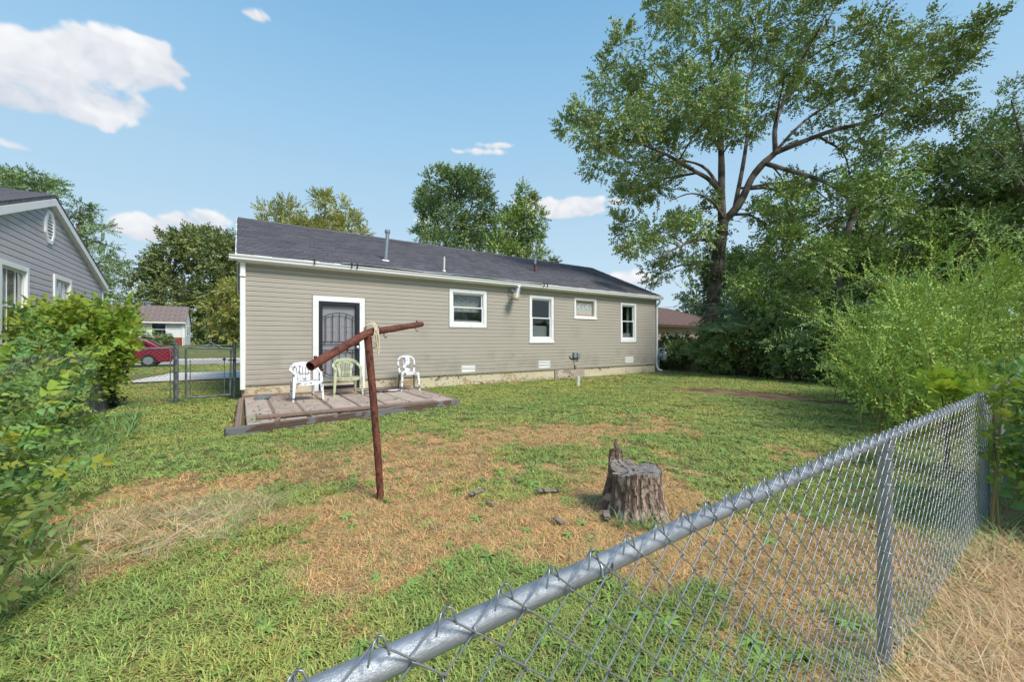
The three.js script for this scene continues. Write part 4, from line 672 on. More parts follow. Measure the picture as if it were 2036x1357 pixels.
// side fence, corner post, short panel and the gate beside the house
const GZ = -10.75, CPX = -2.08;
{
  const gh = 1.17, simple = [0, 1].map((p) => zigzag(13, p, { simple: true, fat: 1.7 })), wires = (parent, n, dx, y0, turn = 0, s = 1) => { for (let k = 0; k < n; k++) { const m = mesh('wire', simple[k % 2], M.wire, parent); m.position.set(turn ? 0 : dx + k * CELL, y0, turn ? -dx - k * CELL : 0); m.rotation.y = turn; m.scale.y = s; } };
  const side = thing('chain_link_fence', 'old chain-link side fence smothered in vines and weeds', 'fence', [CPX, 0, GZ]);
  mesh('top_rail', [rod(V(0, gh - .06, 0), V(.1, gh - .1, 9.4), .0175, 12)], M.oldGalv, side);
  mesh('post', [rod(V(0, -.1, 0), V(0, gh + .01, 0), .034, 14)], M.oldGalv, side); mesh('post_cap', [tube([V(0, gh, 0), V(0, gh + .03, 0), V(0, gh + .05, 0)], [.038, .032, .008], 14)], M.oldGalv, side);
  for (const z of [2.4, 4.8, 7.2]) mesh('post', [rod(V(z * .01, -.1, z), V(z * .01, gh - .06, z), .024, 12)], M.oldGalv, side);
  for (let k = 0; k < 218; k++) { const m = mesh('wire', simple[k % 2], M.wire, side); m.position.set(.02 + k * CELL * .01, .02, .05 + k * CELL); m.rotation.y = -Math.PI / 2; }
  const x1 = G(351, 803).x, panel = thing('fence_panel', 'short chain-link panel between corner post and gate post', 'fence', [CPX, 0, GZ]), pl = x1 - CPX;
  mesh('top_rail', [rod(V(.03, gh - .075, 0), V(pl - .03, gh - .01, 0), .018, 12)], M.oldGalv, panel);
  mesh('tension_bar', [rod(V(.09, .03, .01), V(.09, gh - .09, .01), .009, 8)], M.oldGalv, panel); mesh('tension_bar', [rod(V(pl - .09, .03, .01), V(pl - .09, gh - .06, .01), .009, 8)], M.oldGalv, panel);
  wires(panel, Math.floor((pl - .2) / CELL), .1, .02);
  const gp = thing('gate_post', 'thick galvanized post with a pointed cap beside the gate', 'post', [x1, 0, GZ]);
  mesh('pole', [rod(V(0, -.1, 0), V(0, gh + .04, 0), .043, 16)], M.oldGalv, gp); mesh('cap', [tube([V(0, gh + .04, 0), V(0, gh + .065, 0), V(0, gh + .08, 0), V(0, gh + .11, 0)], [.047, .042, .015, .012], 14)], M.oldGalv, gp);
  for (const y of [.3, .65, 1.0]) mesh('band', [rod(V(0, y, 0), V(0, y + .025, 0), .047, 16), rb(.05, .02, .02, -.055, y + .012, 0, .004)], M.oldGalv, gp);
  const xg0 = x1 + .16, xg1 = -.16, gw = xg1 - xg0, gate = thing('chain_link_gate', 'chain-link walk gate in a pipe frame with a curled wire ornament', 'gate', [xg0, 0, GZ]);
  const gt = gh - .01, gb = .1, gr = .019;
  mesh('gate_frame', [tube([V(0, gb, 0), V(0, gt, 0)], gr, 12), rod(V(-.0, gt, 0), V(gw, gt - .03, 0), gr, 12), rod(V(gw, gt - .03, 0), V(gw - .02, gb + .02, 0), gr, 12), rod(V(0, gb, 0), V(gw - .02, gb + .02, 0), gr, 12)], M.oldGalv, gate);
  mesh('tension_bar', [rod(V(.07, gb, .01), V(.07, gt - .25, .01), .008, 8)], M.oldGalv, gate); mesh('tension_bar', [rod(V(gw - .12, gb, .01), V(gw - .12, gt - .2, .01), .008, 8)], M.oldGalv, gate);
  wires(gate, Math.floor((gw - .15) / CELL), .07, gb, 0, .92);
  for (const y of [gb + .12, gt - .22]) mesh('hinge', [rod(V(-.0, y, 0), V(0, y + .04, 0), .024, 12), rb(.14, .02, .02, -.07, y + .02, 0, .005)], M.oldGalv, gate);
  mesh('latch', [rb(.16, .025, .03, gw + .02, gt - .28, .01, .006), rod(V(gw - .12, gt - .26, 0), V(gw - .12, gt - .26, .06), .03, 10)], M.black, gate);
  mesh('ornament', [tube([V(gw * .3, gt, 0), V(gw * .42, gt + .05, 0), V(gw * .55, gt - .0, 0), V(gw * .62, gt + .06, 0), V(gw * .52, gt + .13, 0), V(gw * .50, gt + .17, 0), V(gw * .55, gt + .17, 0), V(gw * .54, gt + .1, 0), V(gw * .46, gt + .05, 0), V(gw * .55, gt + .0, 0), V(gw * .68, gt + .05, 0), V(gw * .8, gt - .01, 0)], .006, 6, { smooth: 5 })], M.wire, gate);
  const hp = thing('latch_post', 'slim grey post for the gate latch against the house corner', 'post', [-.10, 0, GZ - .02]); mesh('pole', [rod(V(0, -.1, 0), V(0, gh + .06, 0), .030, 14)], M.oldGalv, hp); mesh('cap', [tube([V(0, gh + .06, 0), V(0, gh + .085, 0)], [.034, .02], 12)], M.oldGalv, hp);
}

// ================================================================ GAS METER, DRAIN PIPE
{
  const p = [XR + .30, 0, ZW + .12], m = thing('gas_meter', 'grey gas meter with regulator and pipes at the house corner', 'gas meter', p);
  mesh('meter_body', [rb(.24, .3, .2, .05, .62, 0, .07), rb(.2, .1, .16, .05, .80, 0, .03)], M.meter, m); mesh('dial', [rod(V(.05, .8, .08), V(.05, .8, .1), .04, 14)], M.white, m);
  mesh('pipe', [tube([V(-.28, -.1, 0), V(-.28, .55, 0), V(-.28, .92, 0), V(-.2, .98, 0), V(-.05, .98, 0), V(0, .94, 0), V(0, .84, 0)], .02, 8, { smooth: 3 }), tube([V(.1, .84, 0), V(.1, .98, 0), V(.2, 1.0, 0), V(.3, 1.0, 0), V(.32, .9, 0)], .02, 8, { smooth: 3 })], M.meter, m);
  mesh('regulator', [(() => { const g = new THREE.CylinderGeometry(.09, .09, .07, 18); g.rotateZ(Math.PI / 2); return g.translate(-.28, .7, .05); })(), rod(V(-.36, .7, .05), V(-.2, .7, .05), .035, 12)], M.meter, m);
  mesh('valve', [rb(.06, .06, .06, -.28, .45, 0, .015)], M.meter, m);
  const q = G(1151, 768), d = thing('cleanout_pipe', 'white plastic drain cleanout pipe standing in the grass by the wall', 'pipe', [q.x, 0, q.z - .05]);
  mesh('pipe', [rod(V(0, -.1, 0), V(0, .17, 0), .055, 16)], M.pvc, d); mesh('cap', [tube([V(0, .165, 0), V(0, .24, 0), V(0, .26, 0), V(0, .285, 0)], [.066, .066, .05, .03], 16)], M.pvc, d);
}

// ================================================================ NEIGHBOURS
function gableWindow(parent, z0, z1, y0, y1, grid) {       // window on a wall that looks along +z in local axes: x from z0 to z1
  const w = .085, win = mesh('window', frame4(z0, z1, y0, y1, w, -.01, .04), M.white, parent), a = z0 + w, b = z1 - w, c = y0 + w, d = y1 - w;
  mesh('sash', [...frame4(a + .002, b - .002, c + .002, d - .002, .03, -.03, .0), bb(a + .03, b - .03, (c + d) / 2 - .015, (c + d) / 2 + .015, -.028, -.002)], M.white, win);
  mesh('pane', [bb(a + .03, b - .03, c + .03, d - .03, -.02, -.017)], M.glass, win);
  for (let k = 1; k < grid; k++) mesh('glazing_bar', [bb(lerp(a, b, k / grid) - .008, lerp(a, b, k / grid) + .008, c + .03, d - .03, -.016, -.008)], M.white, win);
  mesh('curtain', foldedCloth(a, b, c, d, -.12, .015, 8), M.curtain, win);
  return win;
}
{
  // grey house: its gable wall looks along +x at XG; local x runs along -z... the group is turned so that local +z is world +x
  const XG = -3.05, ez = onX(203, 570, XG), rz = onX(97, 398, XG), half = Math.abs(ez.z - rz.z), eave = 2.78, ridge = rz.y;
  const n = thing('house', 'neighbouring house with grey lap siding, octagonal gable vent and white trim', 'house', [XG, 0, rz.z], Math.PI / 2);
  const lx = (v) => -(v.z - rz.z);                           // world z to local x
  const w1a = onX(-30, 527, XG), w1b = onX(53, 540, XG), w2a = onX(104, 552, XG), w2b = onX(139, 560, XG);
  const wins = [[lx(w1b) - 1.05, lx(w1b), 1.15, w1b.y + .06], [lx(w2a), lx(w2b), 1.25, w2b.y + .03]];
  const wall = mesh('wall', [...pierced(-half, half, .0, eave, -.15, -.013, wins.map(([a, b, c, d]) => [a + .05, b - .05, c + .05, d - .05])), extrude([[-half, eave], [half, eave], [0, ridge - .05]], .13).translate(0, 0, -.145)], M.graySiding, n);
  const slope = (ridge - eave) / half;
  courses(wall, M.graySiding, { y0: .3, y1: ridge - .06, step: .108, range: (y) => { const w = y < eave ? half : Math.max(.02, (ridge - y) / slope); return [-w, w]; }, openings: wins.map(([a, b, c, d]) => [a - .015, b + .015, c - .015, d + .015]), seams: [[-1.2, 0, 4], [.8, 2, 5], [2.2, 1, 3]], lip: .018 });
  for (const w of wins) gableWindow(n, w[0], w[1], w[2], w[3], 3);
  mesh('foundation', [bb(-half + .02, half - .02, -.3, .29, -.2, -.02)], M.drive, n);
  mesh('corner_trim', [bb(half - .05, half + .02, .3, eave - .01, -.1, .03)], M.white, n);
  const L = 9, th = .055, ov = .16, fo = .07, rf = (s) => { const a = [0, ridge], b = [s * (half + ov), eave - slope * ov]; return extrude([[a[0], a[1] + .05], [b[0], b[1] + .05], [b[0], b[1] + .05 + th], [a[0], a[1] + .05 + th]].map(([x, y]) => [x, y]), L + fo + .02).translate(0, 0, -L); };
  const roof = mesh('roof', [rf(1), rf(-1)], M.grayShingle, n);
  for (const s of [-1, 1]) { const g = []; for (let k = 0; k < 22; k++) { const q = (k + .5) / 22, x = s * (half + ov) * (1 - q), y = lerp(eave - slope * ov, ridge, q) + .05 + th; const b = bx(.17, .012, L + fo + .03, 0, 0, 0); b.rotateZ(-s * Math.atan(slope) + s * .05); g.push(b.translate(x, y + .012, -L / 2 + fo / 2 + .01)); } const m = mesh('shingle_courses', g, M.grayShingle, roof); stuff(m); }
  const rk = (s) => extrude([[0, ridge + .04], [s * (half + ov), eave - slope * ov + .04], [s * (half + ov), eave - slope * ov - .09], [0, ridge - .09]], .03).translate(0, 0, fo);
  mesh('rake_board', rk(1), M.white, n); mesh('rake_board', rk(-1), M.white, n);
  const rs = (s) => extrude([[0, ridge - .06], [s * (half + ov), eave - slope * ov - .06], [s * (half + ov), eave - slope * ov - .10], [0, ridge - .10]], fo).translate(0, 0, .0);
  mesh('rake_soffit', rs(1), M.white, n); mesh('rake_soffit', rs(-1), M.white, n);
  mesh('gutter', [bb(half + ov - .02, half + ov + .1, eave - slope * ov - .02, eave - slope * ov + .1, -L, .05)], M.white, n);
  const vp = onX(95, 452, XG), vx = lx(vp), vent = mesh('gable_vent', [(() => { const s = new THREE.Shape(), h2s = new THREE.Path(); for (let k = 0; k < 8; k++) { const a = (k + .5) / 8 * 6.283, f = k ? 'lineTo' : 'moveTo'; s[f](Math.cos(a) * .24, Math.sin(a) * .34); h2s[f](Math.cos(a) * .17, Math.sin(a) * .27); } s.holes.push(h2s); const g = new THREE.ExtrudeGeometry(s, { depth: .04, bevelEnabled: true, bevelSize: .006, bevelThickness: .006, bevelSegments: 1 }); return uvBox(g.index ? g.toNonIndexed() : g).translate(vx, vp.y, .0); })()], M.white, n);
  for (let k = 0; k < 8; k++) { const y = -.22 + k * .063, w = Math.min(.17, .26 - Math.abs(y) * .6); const g = bx(w * 2, .05, .006); g.rotateX(-.6); mesh('slat', [g.translate(vx, vp.y + y, .022)], M.white, vent); }
  mesh('vent_back', [bb(vx - .17, vx + .17, vp.y - .25, vp.y + .25, -.012, .003)], M.black, vent);
  mesh('rear_walls', [bb(-half, half, 0, eave, -L, -L + .12), bb(-half, -half + .12, 0, eave, -L + .12, -.15), bb(half - .12, half, 0, eave, -L + .12, -.15)], M.graySiding, n);
  mesh('interior', [bb(-half + .13, half - .13, .3, eave - .1, -2.2, -2.1)], M.interior, n);
}
{
  // white house across the street
  const c = P(367, 690, 42), y0 = rise(c.z) - .02, n = thing('house', 'small white house with brick base and brown roof across the street', 'house', [c.x, y0, c.z]);
  const L = 11, D = 5.6, ev = 2.55, rg = 4.15, op = [[-2.62, -1.42, 1.0, 2.3]];
  mesh('wall', pierced(-L, 0, .84, ev, -.2, 0, op), M.whiteSiding, n);
  for (let x = -L + .1; x < -.05; x += .33) if (!(x > -2.7 && x < -1.35)) mesh('batten', [bb(x, x + .05, .86, ev - .02, .001, .03)], M.whiteSiding, n);
  mesh('brick_base_core', [bb(-L, -.01, -.3, .83, -.2, .03)], M.mortar, n);
  const bricks = []; for (let r = 0; r < 10; r++) for (let x = -L + (r % 2) * .11; x < -.2; x += .22) bricks.push(bb(x, x + .208, r * .083, r * .083 + .071, .03, .045)); stuff(mesh('bricks', bricks, M.brick, n));
  mesh('side_wall', [extrude([[0, -.3], [D, -.3], [D, ev], [D / 2, rg - .1], [0, ev]], .12).rotateY(Math.PI / 2).translate(-.1, 0, -.02)], M.whiteSiding, n);
  for (let y = .1; y < rg - .25; y += .2) { const w = y < ev ? D / 2 : D / 2 * (rg - y) / (rg - ev); mesh('siding_course', [bb(.021, .045, y, y + .185, -D / 2 - .02 - w, -D / 2 - .02 + w)], M.whiteSiding, n); }
  for (const z of [-1.8, -3.4]) { const w = mesh('window', [bb(.046, .08, .95, 2.15, z - .45, z + .45)], M.white, n); mesh('pane', [bb(.081, .085, 1.05, 2.05, z - .35, z + .35)], M.carGlass, w); }
  const w = mesh('window', frame4(-2.62, -1.42, 1.0, 2.3, .08, -.05, .04), M.white, n); mesh('pane', [bb(-2.54, -1.5, 1.08, 2.22, -.04, -.035)], M.carGlass, w); mesh('meeting_rail', [bb(-2.54, -1.5, 1.62, 1.68, -.034, .0)], M.white, w);
  const sl = (rg - ev) / (D / 2), ov = .35;
  mesh('roof', [extrude([[ov, ev - sl * ov], [-D / 2, rg], [-D - ov, ev - sl * ov], [-D - ov, ev - sl * ov + .1], [-D / 2, rg + .12], [ov, ev - sl * ov + .1]], L + .5).rotateY(-Math.PI / 2).translate(.18, 0, -.0)], M.brownGrayShingle, n);
  mesh('gutter', [bb(-L, .15, ev - sl * ov - .06, ev - sl * ov + .06, ov + .01, ov + .1)], M.white, n); mesh('downspout', [bb(-.16, -.06, -.1, ev, .05, .13)], M.white, n);
  mesh('chimney_cap', [rod(V(-3.2, rg - .2, -D / 2), V(-3.2, rg + .35, -D / 2), .22, 12), rod(V(-3.2, rg + .35, -D / 2), V(-3.2, rg + .5, -D / 2), .34, 12)], M.galv, n);
  mesh('rear_wall', [bb(-L, -.1, -.3, ev, -D, -D + .1), bb(-L, -L + .1, -.3, ev, -D + .1, -.2)], M.whiteSiding, n);
  mesh('meter_box', [rb(.55, .5, .3, -.95, .35, .2, .05)], M.slate, n);
}
{
  // tan house behind the hedge
  const c = P(1318, 690, 26), n = thing('house', 'tan house with brown hipped roof half hidden behind the hedge', 'house', [c.x - .6, 0, c.z - 1.0]);
  mesh('wall', [bb(0, 12, 0, 2.45, -8, 0)], M.tanSiding, n); courses(n, M.tanSiding, { y0: .3, y1: 2.45, step: .16, range: () => [.02, 11.98], lip: .02 });
  mesh('corner_trim', [bb(1.15, 1.27, 0, 2.44, .021, .05)], M.tanSiding, n);
  const g = new GB(), o = .45, E = 2.42, A = V(-o, E, o), B = V(12 + o, E, o), Cc = V(12 + o, E, -8 - o), Dd = V(-o, E, -8 - o), r1 = V(3.6, 4.1, -4), r2 = V(8.4, 4.1, -4);
  g.quad(A, B, r2, r1).tri(B, Cc, r2).quad(Cc, Dd, r1, r2).tri(Dd, A, r1);
  mesh('roof', g.geo(), M.brownShingle, n); mesh('eave_board', [bb(-o, 12 + o, E - .17, E - .01, o - .04, o), bb(-o, -o + .04, E - .17, E - .01, -8 - o, o - .041)], std({ color: srgb(84, 58, 48), roughness: .8 }), n);
}
{
  // red car on the street, seen from its rear right
  const c = G(300, 731), car = thing('parked_car', 'dark red sedan parked at the kerb across the lawn', 'car', [c.x - 1.5, .012, c.z - 1.0], 0);
  const body = [[-2.2, .32], [-2.25, .6], [-2.0, .74], [-1.0, .86], [-.2, .92], [1.2, .94], [2.1, .92], [2.25, .78], [2.3, .5], [2.22, .3], [1.75, .28], [1.7, .45], [1.5, .62], [1.28, .62], [1.08, .45], [1.03, .26], [-1.05, .26], [-1.1, .45], [-1.3, .62], [-1.52, .62], [-1.72, .45], [-1.77, .3]];
  mesh('body', [extrude(body, 1.6, .06).translate(0, 0, -.8)], M.carRed, car);
  const cab = [[-.85, .88], [-.15, 1.32], [.75, 1.38], [1.25, 1.30], [1.85, .93]];
  mesh('cabin', [extrude(cab, 1.26, .06).translate(0, 0, -.63)], M.carRed, car);
  mesh('side_window', [extrude([[-.62, .96], [-.1, 1.27], [.45, 1.31], [.45, .96]], .01).translate(0, 0, .692)], M.carGlass, car); mesh('side_window', [extrude([[.52, .96], [.52, 1.31], [.75, 1.32], [1.15, 1.25], [1.5, .98]], .01).translate(0, 0, .692)], M.carGlass, car);
  mesh('rear_window', [(() => { const g = bx(.66, .01, 1.1); g.rotateZ(-.55); return g.translate(1.60, 1.17, 0); })()], M.carGlass, car);
  for (const s of [-1, 1]) mesh('tail_light', [rb(.1, .16, .4, 2.28, .76, s * .58, .03)], M.tail, car);
  mesh('bumper', [rb(.16, .22, 1.66, 2.3, .48, 0, .06)], M.carRed, car); mesh('number_plate', [bx(.012, .12, .3, 2.385, .52, 0)], M.white, car);
  for (const x of [-1.41, 1.39]) for (const s of [-1, 1]) { const wh = mesh('wheel', [(() => { const g = new THREE.CylinderGeometry(.31, .31, .2, 24); g.rotateX(Math.PI / 2); return g.translate(x, .31, s * .78); })()], M.tyre, car); mesh('rim', [(() => { const g = new THREE.CylinderGeometry(.2, .2, .02, 10); g.rotateX(Math.PI / 2); return g.translate(x, .31, s * .885); })()], M.galv, wh); }
}
{
  // service wire from the corner of the house along the side of the yard to a pole beyond the frame
  const a = V(XR + .3, 2.72, ZW - 1.2), b = V(17.2, 4.6, 4.5), m = [.25, .5, .75].map((k) => a.clone().lerp(b, k).add(V(0, -.55 * 4 * k * (1 - k), 0)));
  const pl = thing('utility_pole', 'wooden utility pole carrying the service wire', 'pole', [17.2, 0, 4.5]); mesh('post', [tube([V(0, -.5, 0), V(0, 7.5, 0)], [.15, .11], 12)], M.oldWood, pl);
  const w = mesh('service_wire', tube([a, ...m, b], .007, 6, { smooth: 8 }), M.wire); tag(w, 'thin grey service wire strung from the house corner past the trees', 'wire');
}

// ================================================================ FOLIAGE
const leafMat = (c, o = {}) => o.plain ? std({ color: c, roughness: .7, side: THREE.DoubleSide }) : phys({ color: c, roughness: o.gloss ?? .75, transmission: o.through ?? .32, thickness: 0, ior: 1.4, specularIntensity: .5, side: THREE.DoubleSide });
// a leaf along +z from the origin, folded along its rib; shape: [share of length, half width]
function leafTris(g, m, len, wid, fold, droop, shape) {
  const rib = [V(0, 0, 0)], L = [], Rr = [];
  for (const [s, w] of shape) { const y = -droop * s * s * len; rib.push(V(0, y, s * len)); L.push(V(-w * wid, y + fold * w * wid, s * len - .08 * len * w)); Rr.push(V(w * wid, y + fold * w * wid, s * len - .08 * len * w)); }
  const tip = V(0, -droop * len, len), T = (v) => v.clone().applyMatrix4(m);
  let a = rib[0], l = rib[0], r = rib[0];
  for (let k = 0; k < shape.length; k++) {
    if (k === 0) { g.tri(T(a), T(rib[1]), T(L[0])); g.tri(T(a), T(Rr[0]), T(rib[1])); }
    else { g.quad(T(rib[k]), T(rib[k + 1]), T(L[k]), T(L[k - 1])); g.quad(T(rib[k + 1]), T(rib[k]), T(Rr[k - 1]), T(Rr[k])); }
  }
  const k = shape.length; g.tri(T(rib[k]), T(tip), T(L[k - 1])); g.tri(T(rib[k]), T(Rr[k - 1]), T(tip));
}
const KITE = [[.42, 1]], OVAL = [[.3, .9], [.65, .75]], HEART = [[.12, .8], [.38, 1], [.7, .55]];
// a spray: leaves on both sides of a stem that runs along +z and bends down
function spray({ n, stem, len, wid, shape = KITE, spread = 1, droop = .25, sag = .2, tilt = .5, thin = 0 }) {
  const g = new GB(), o = new THREE.Object3D();
  for (let k = 0; k < n; k++) {
    const s = n > 1 ? (k + .5 * R()) / (n - .5) : 0, side = k % 2 ? 1 : -1, z = s * stem, q = rr(.75, 1.2) * (1 - .25 * s * (n > 2 ? 1 : 0));
    o.position.set(0, -sag * z * z / Math.max(stem, .01), z); o.rotation.set(rr(-tilt, tilt * .6), side * spread * rr(.55, 1.15) * (k === n - 1 ? .15 : 1), rr(-tilt, tilt) * 1.2, 'YXZ'); o.scale.setScalar(q); o.updateMatrix();
    leafTris(g, o.matrix, len, wid, rr(.1, .5), droop * rr(.3, 1.5), shape);
  }
  if (thin) { const p = []; for (let k = 0; k <= 4; k++) { const z = stem * k / 4 * .96; p.push(V(0, -sag * z * z / Math.max(stem, .01) - .001, z)); } const t = tube(p, p.map((_, i) => thin * (1 - .18 * i)), 3, { cap: false }).toNonIndexed(); g.p.push(...t.attributes.position.array); g.n.push(...t.attributes.normal.array); }
  return g.geo();
}
const tmpO = new THREE.Object3D(), tmpC = new THREE.Color(), Zax = V(0, 0, 1);
// put copies: items [position, direction, size, tint]; split between the variants
function instances(name, geos, mat, items, parent, kind = 'stuff', axis = Zax) {
  const out = [];
  geos.forEach((g, v) => {
    const mine = items.filter((_, k) => k % geos.length === v); if (!mine.length) return;
    const im = new THREE.InstancedMesh(g, mat, mine.length);
    mine.forEach(([p, d, s, c], k) => {
      tmpO.position.copy(p); tmpO.quaternion.setFromUnitVectors(axis, d.clone().normalize()); axis === Zax ? tmpO.rotateZ((h2(k, v + 7) - .5) * 2.4) : tmpO.rotateY(h2(k, v + 7) * 6.28); tmpO.scale.setScalar(s); tmpO.updateMatrix(); im.setMatrixAt(k, tmpO.matrix);
      im.setColorAt(k, tmpC.setRGB(c[0], c[1], c[2]));
    });
    put(im, name, parent); if (kind) im.userData.kind = kind; out.push(im);
  });
  return out;
}
M.twig = std({ color: srgb(120, 110, 70), roughness: .9 });
const rdir = () => { const a = rr(0, 6.283), y = rr(-1, 1), q = Math.sqrt(1 - y * y); return V(Math.cos(a) * q, y, Math.sin(a) * q); };
const tint = (v, hue = .12) => { const b = 1 + rr(-v, v), h = rr(-hue, hue); return [b * (1 + h * 1.4), b, b * (1 - h)]; };
// fill ellipsoid lobes with sprays; lobe: [centre, rx, ry, rz, count]
function fillLobes(lobes, { size = [.8, 1.2], up = .1, shade = .18, hue = .12, shell = .45, anchor } = {}) {
  const items = [];
  for (const [c, rx, ry, rz, n, tone = 1] of lobes) {
    const lob = rr(.9, 1.1) * tone, subs = Math.max(3, Math.round(n / 26)), cs = [];
    for (let k = 0; k < subs; k++) { const d = rdir().multiplyScalar(Math.pow(R(), .5) * .8); cs.push([V(d.x * rx, d.y * ry, d.z * rz), rr(.28, .5)]); }
    for (let k = 0; k < n; k++) {
      const [sc, sr] = cs[k % subs], e = rdir(), q = lerp(shell, 1.1, Math.sqrt(R())), p = V(sc.x + e.x * rx * sr * q, sc.y + e.y * ry * sr * q, sc.z + e.z * rz * sr * q).add(c);
      const d = p.clone().sub(anchor ?? c).normalize().multiplyScalar(.55).add(e.multiplyScalar(.6)).add(V(0, up, 0)).add(rdir().multiplyScalar(.35)), t = tint(shade, hue);
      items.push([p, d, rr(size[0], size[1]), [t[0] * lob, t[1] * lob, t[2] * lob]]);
    }
  }
  return items;
}
// limbs: lists of [points, radii]; a twig from the nearest limb to each lobe
function woodOf(limbs, lobes, o = {}) {
  const gs = [], nodes = [];
  for (const [pts, rad] of limbs) {
    gs.push(tube(pts, rad, o.seg ?? 9, { smooth: 4, rough: .10 }));
    const c = new THREE.CatmullRomCurve3(pts); for (let k = 1; k <= 14; k++) { const f = k / 14 * (rad.length - 1), i = Math.min(rad.length - 2, Math.floor(f)); nodes.push([c.getPoint(k / 14), lerp(rad[i], rad[i + 1], f - i)]); }
  }
  if (o.twigs === 0) return gs;
  for (const [c, rx, ry, rz] of lobes) {
    let best = nodes[0], bd = 1e9; for (const n of nodes) { const d = n[0].distanceTo(c) + (n[0].y > c.y + .4 ? (n[0].y - c.y) : 0); if (d < bd) { bd = d; best = n; } }
    const m = best[0].clone().lerp(c, .5).add(V(rr(-.1, .1), rr(.02, .14), rr(-.1, .1)).multiplyScalar(bd)), r0 = Math.min(best[1] * .6, .012 + .018 * bd);
    if (bd > .15) gs.push(tube([best[0], m, c], [r0, r0 * .7, r0 * .4], 5, { smooth: 3, cap: false }));
    for (let k = 0; k < (o.twigs ?? 5); k++) { const e = rdir(), q = V(c.x + e.x * rx * .85, c.y + e.y * ry * .85, c.z + e.z * rz * .85); gs.push(tube([c, c.clone().lerp(q, .5).add(V(0, .05, 0)), q], [r0 * .4, r0 * .28, .003], 4, { cap: false })); }
  }
  return gs;
}
function plantTree(name, label, category, at, limbs, lobes, geos, leafM, o = {}) {
  const t = thing(name, label, category, at, 0, o.group), base = V(...at), sub = (v) => v.clone().sub(base);
  const li = limbs.map(([p, r]) => [p.map(sub), r]), lo = lobes.map(([c, ...r]) => [sub(c), ...r]);
  mesh(o.wood ?? 'trunk', woodOf(li, lo, o), o.bark ?? M.bark, t);
  instances(o.leaf ?? 'crown', geos, leafM, fillLobes(lo, o), t);
  return t;
}
// a tree made up from a few numbers: trunk, forking limbs, lobes spread over an egg-shaped crown
function someTree(name, label, at, { h, w, base = .25, lobes: nl = 26, per = 150, geos, mat, size, lean = 0, lobeR = .22, group, up, tone = 1, open = 0, depth = 1, shade, hue, form = .62, bark }) {
  const b = V(...at), limbs = [], lobes = [], tr = .018 * h + .05, topY = h * .86;
  const tk = [b.clone().add(V(0, -.3, 0)), b.clone().add(V(lean * .2 + rr(-.1, .1), h * .25, 0)), b.clone().add(V(lean * .5 + rr(-.2, .2), h * .5, rr(-.2, .2))), b.clone().add(V(lean, topY, 0))];
  limbs.push([tk, [tr, tr * .8, tr * .5, tr * .12]]);
  for (let k = 0; k < nl; k++) {
    const f = (k + R()) / nl, y = lerp(base + .06, .95, f), prof = Math.pow(Math.sin(Math.PI * Math.pow(clamp((y - base) / (1.02 - base)), form)), .75), a = k * 2.4 + rr(-.4, .4), r = w / 2 * prof * Math.sqrt(rr(open, 1)) * .85, R0 = lobeR * w * rr(.75, 1.2) * (.6 + .4 * prof);
    lobes.push([b.clone().add(V(lean * y + Math.cos(a) * r, y * h, Math.sin(a) * r * depth)), R0, R0 * .8, R0, Math.round(per * rr(.8, 1.2)), tone * rr(.9, 1.08)]);
    if (k % 2 === 0) { const s = Math.max(.2, y - .22), p0 = b.clone().add(V(lean * s, s * h, 0)), p2 = lobes[lobes.length - 1][0]; limbs.push([[p0, p0.clone().lerp(p2, .5).add(V(0, -.03 * h, 0)), p2], [tr * .38 * (1.1 - s), tr * .22, tr * .06]]); }
  }
  return plantTree(name, label, 'tree', at, limbs, lobes, geos, mat, { size, group, up, shade, hue, seg: 8, bark });
}

// ---------------------------------------------------------------- leaf shapes
seed(101);
const mapleSpray = [0, 1, 2].map(() => spray({ n: 8, stem: .34, len: .105, wid: .048, shape: [[.35, 1], [.6, .62]], droop: .4, tilt: .7 }));
const smallSpray = [0, 1, 2].map(() => spray({ n: 10, stem: .34, len: .085, wid: .030, shape: KITE, droop: .3, tilt: .6 }));
const bigSpray = [0, 1, 2].map(() => spray({ n: 9, stem: .55, len: .17, wid: .07, shape: KITE, droop: .35, tilt: .7 }));
const elmSpray = [0, 1, 2].map(() => spray({ n: 15, stem: .46, len: .05, wid: .0135, shape: OVAL, spread: .85, droop: .2, sag: .1, tilt: .45, thin: .0018 }));
const weedSpray = [0, 1, 2].map(() => spray({ n: 7, stem: .22, len: .085, wid: .030, shape: OVAL, droop: .35, tilt: .45, spread: 1.1, thin: .0018 }));
const broadSpray = [0, 1].map(() => spray({ n: 7, stem: .26, len: .12, wid: .042, shape: HEART, droop: .3, tilt: .35, spread: 1.1, thin: .002 }));
const ivySpray = [0, 1].map(() => spray({ n: 5, stem: .14, len: .075, wid: .04, shape: OVAL, droop: .2, tilt: .5, spread: 1.2 }));
const fernSpray = [0, 1].map(() => { const g = new GB(), o = new THREE.Object3D(); for (let k = 0; k < 14; k++) for (const s of [-1, 1]) { const z = .1 + k * .035; o.position.set(0, -.5 * z * z, z); o.rotation.set(.25 + rr(-.1, .1), s * 1.15, 0, 'YXZ'); o.updateMatrix(); leafTris(g, o.matrix, .16 * Math.sin(Math.PI * (k + 2) / 17) + .04, .011, .1, .3, [[.5, 1]]); } return g.geo(); });
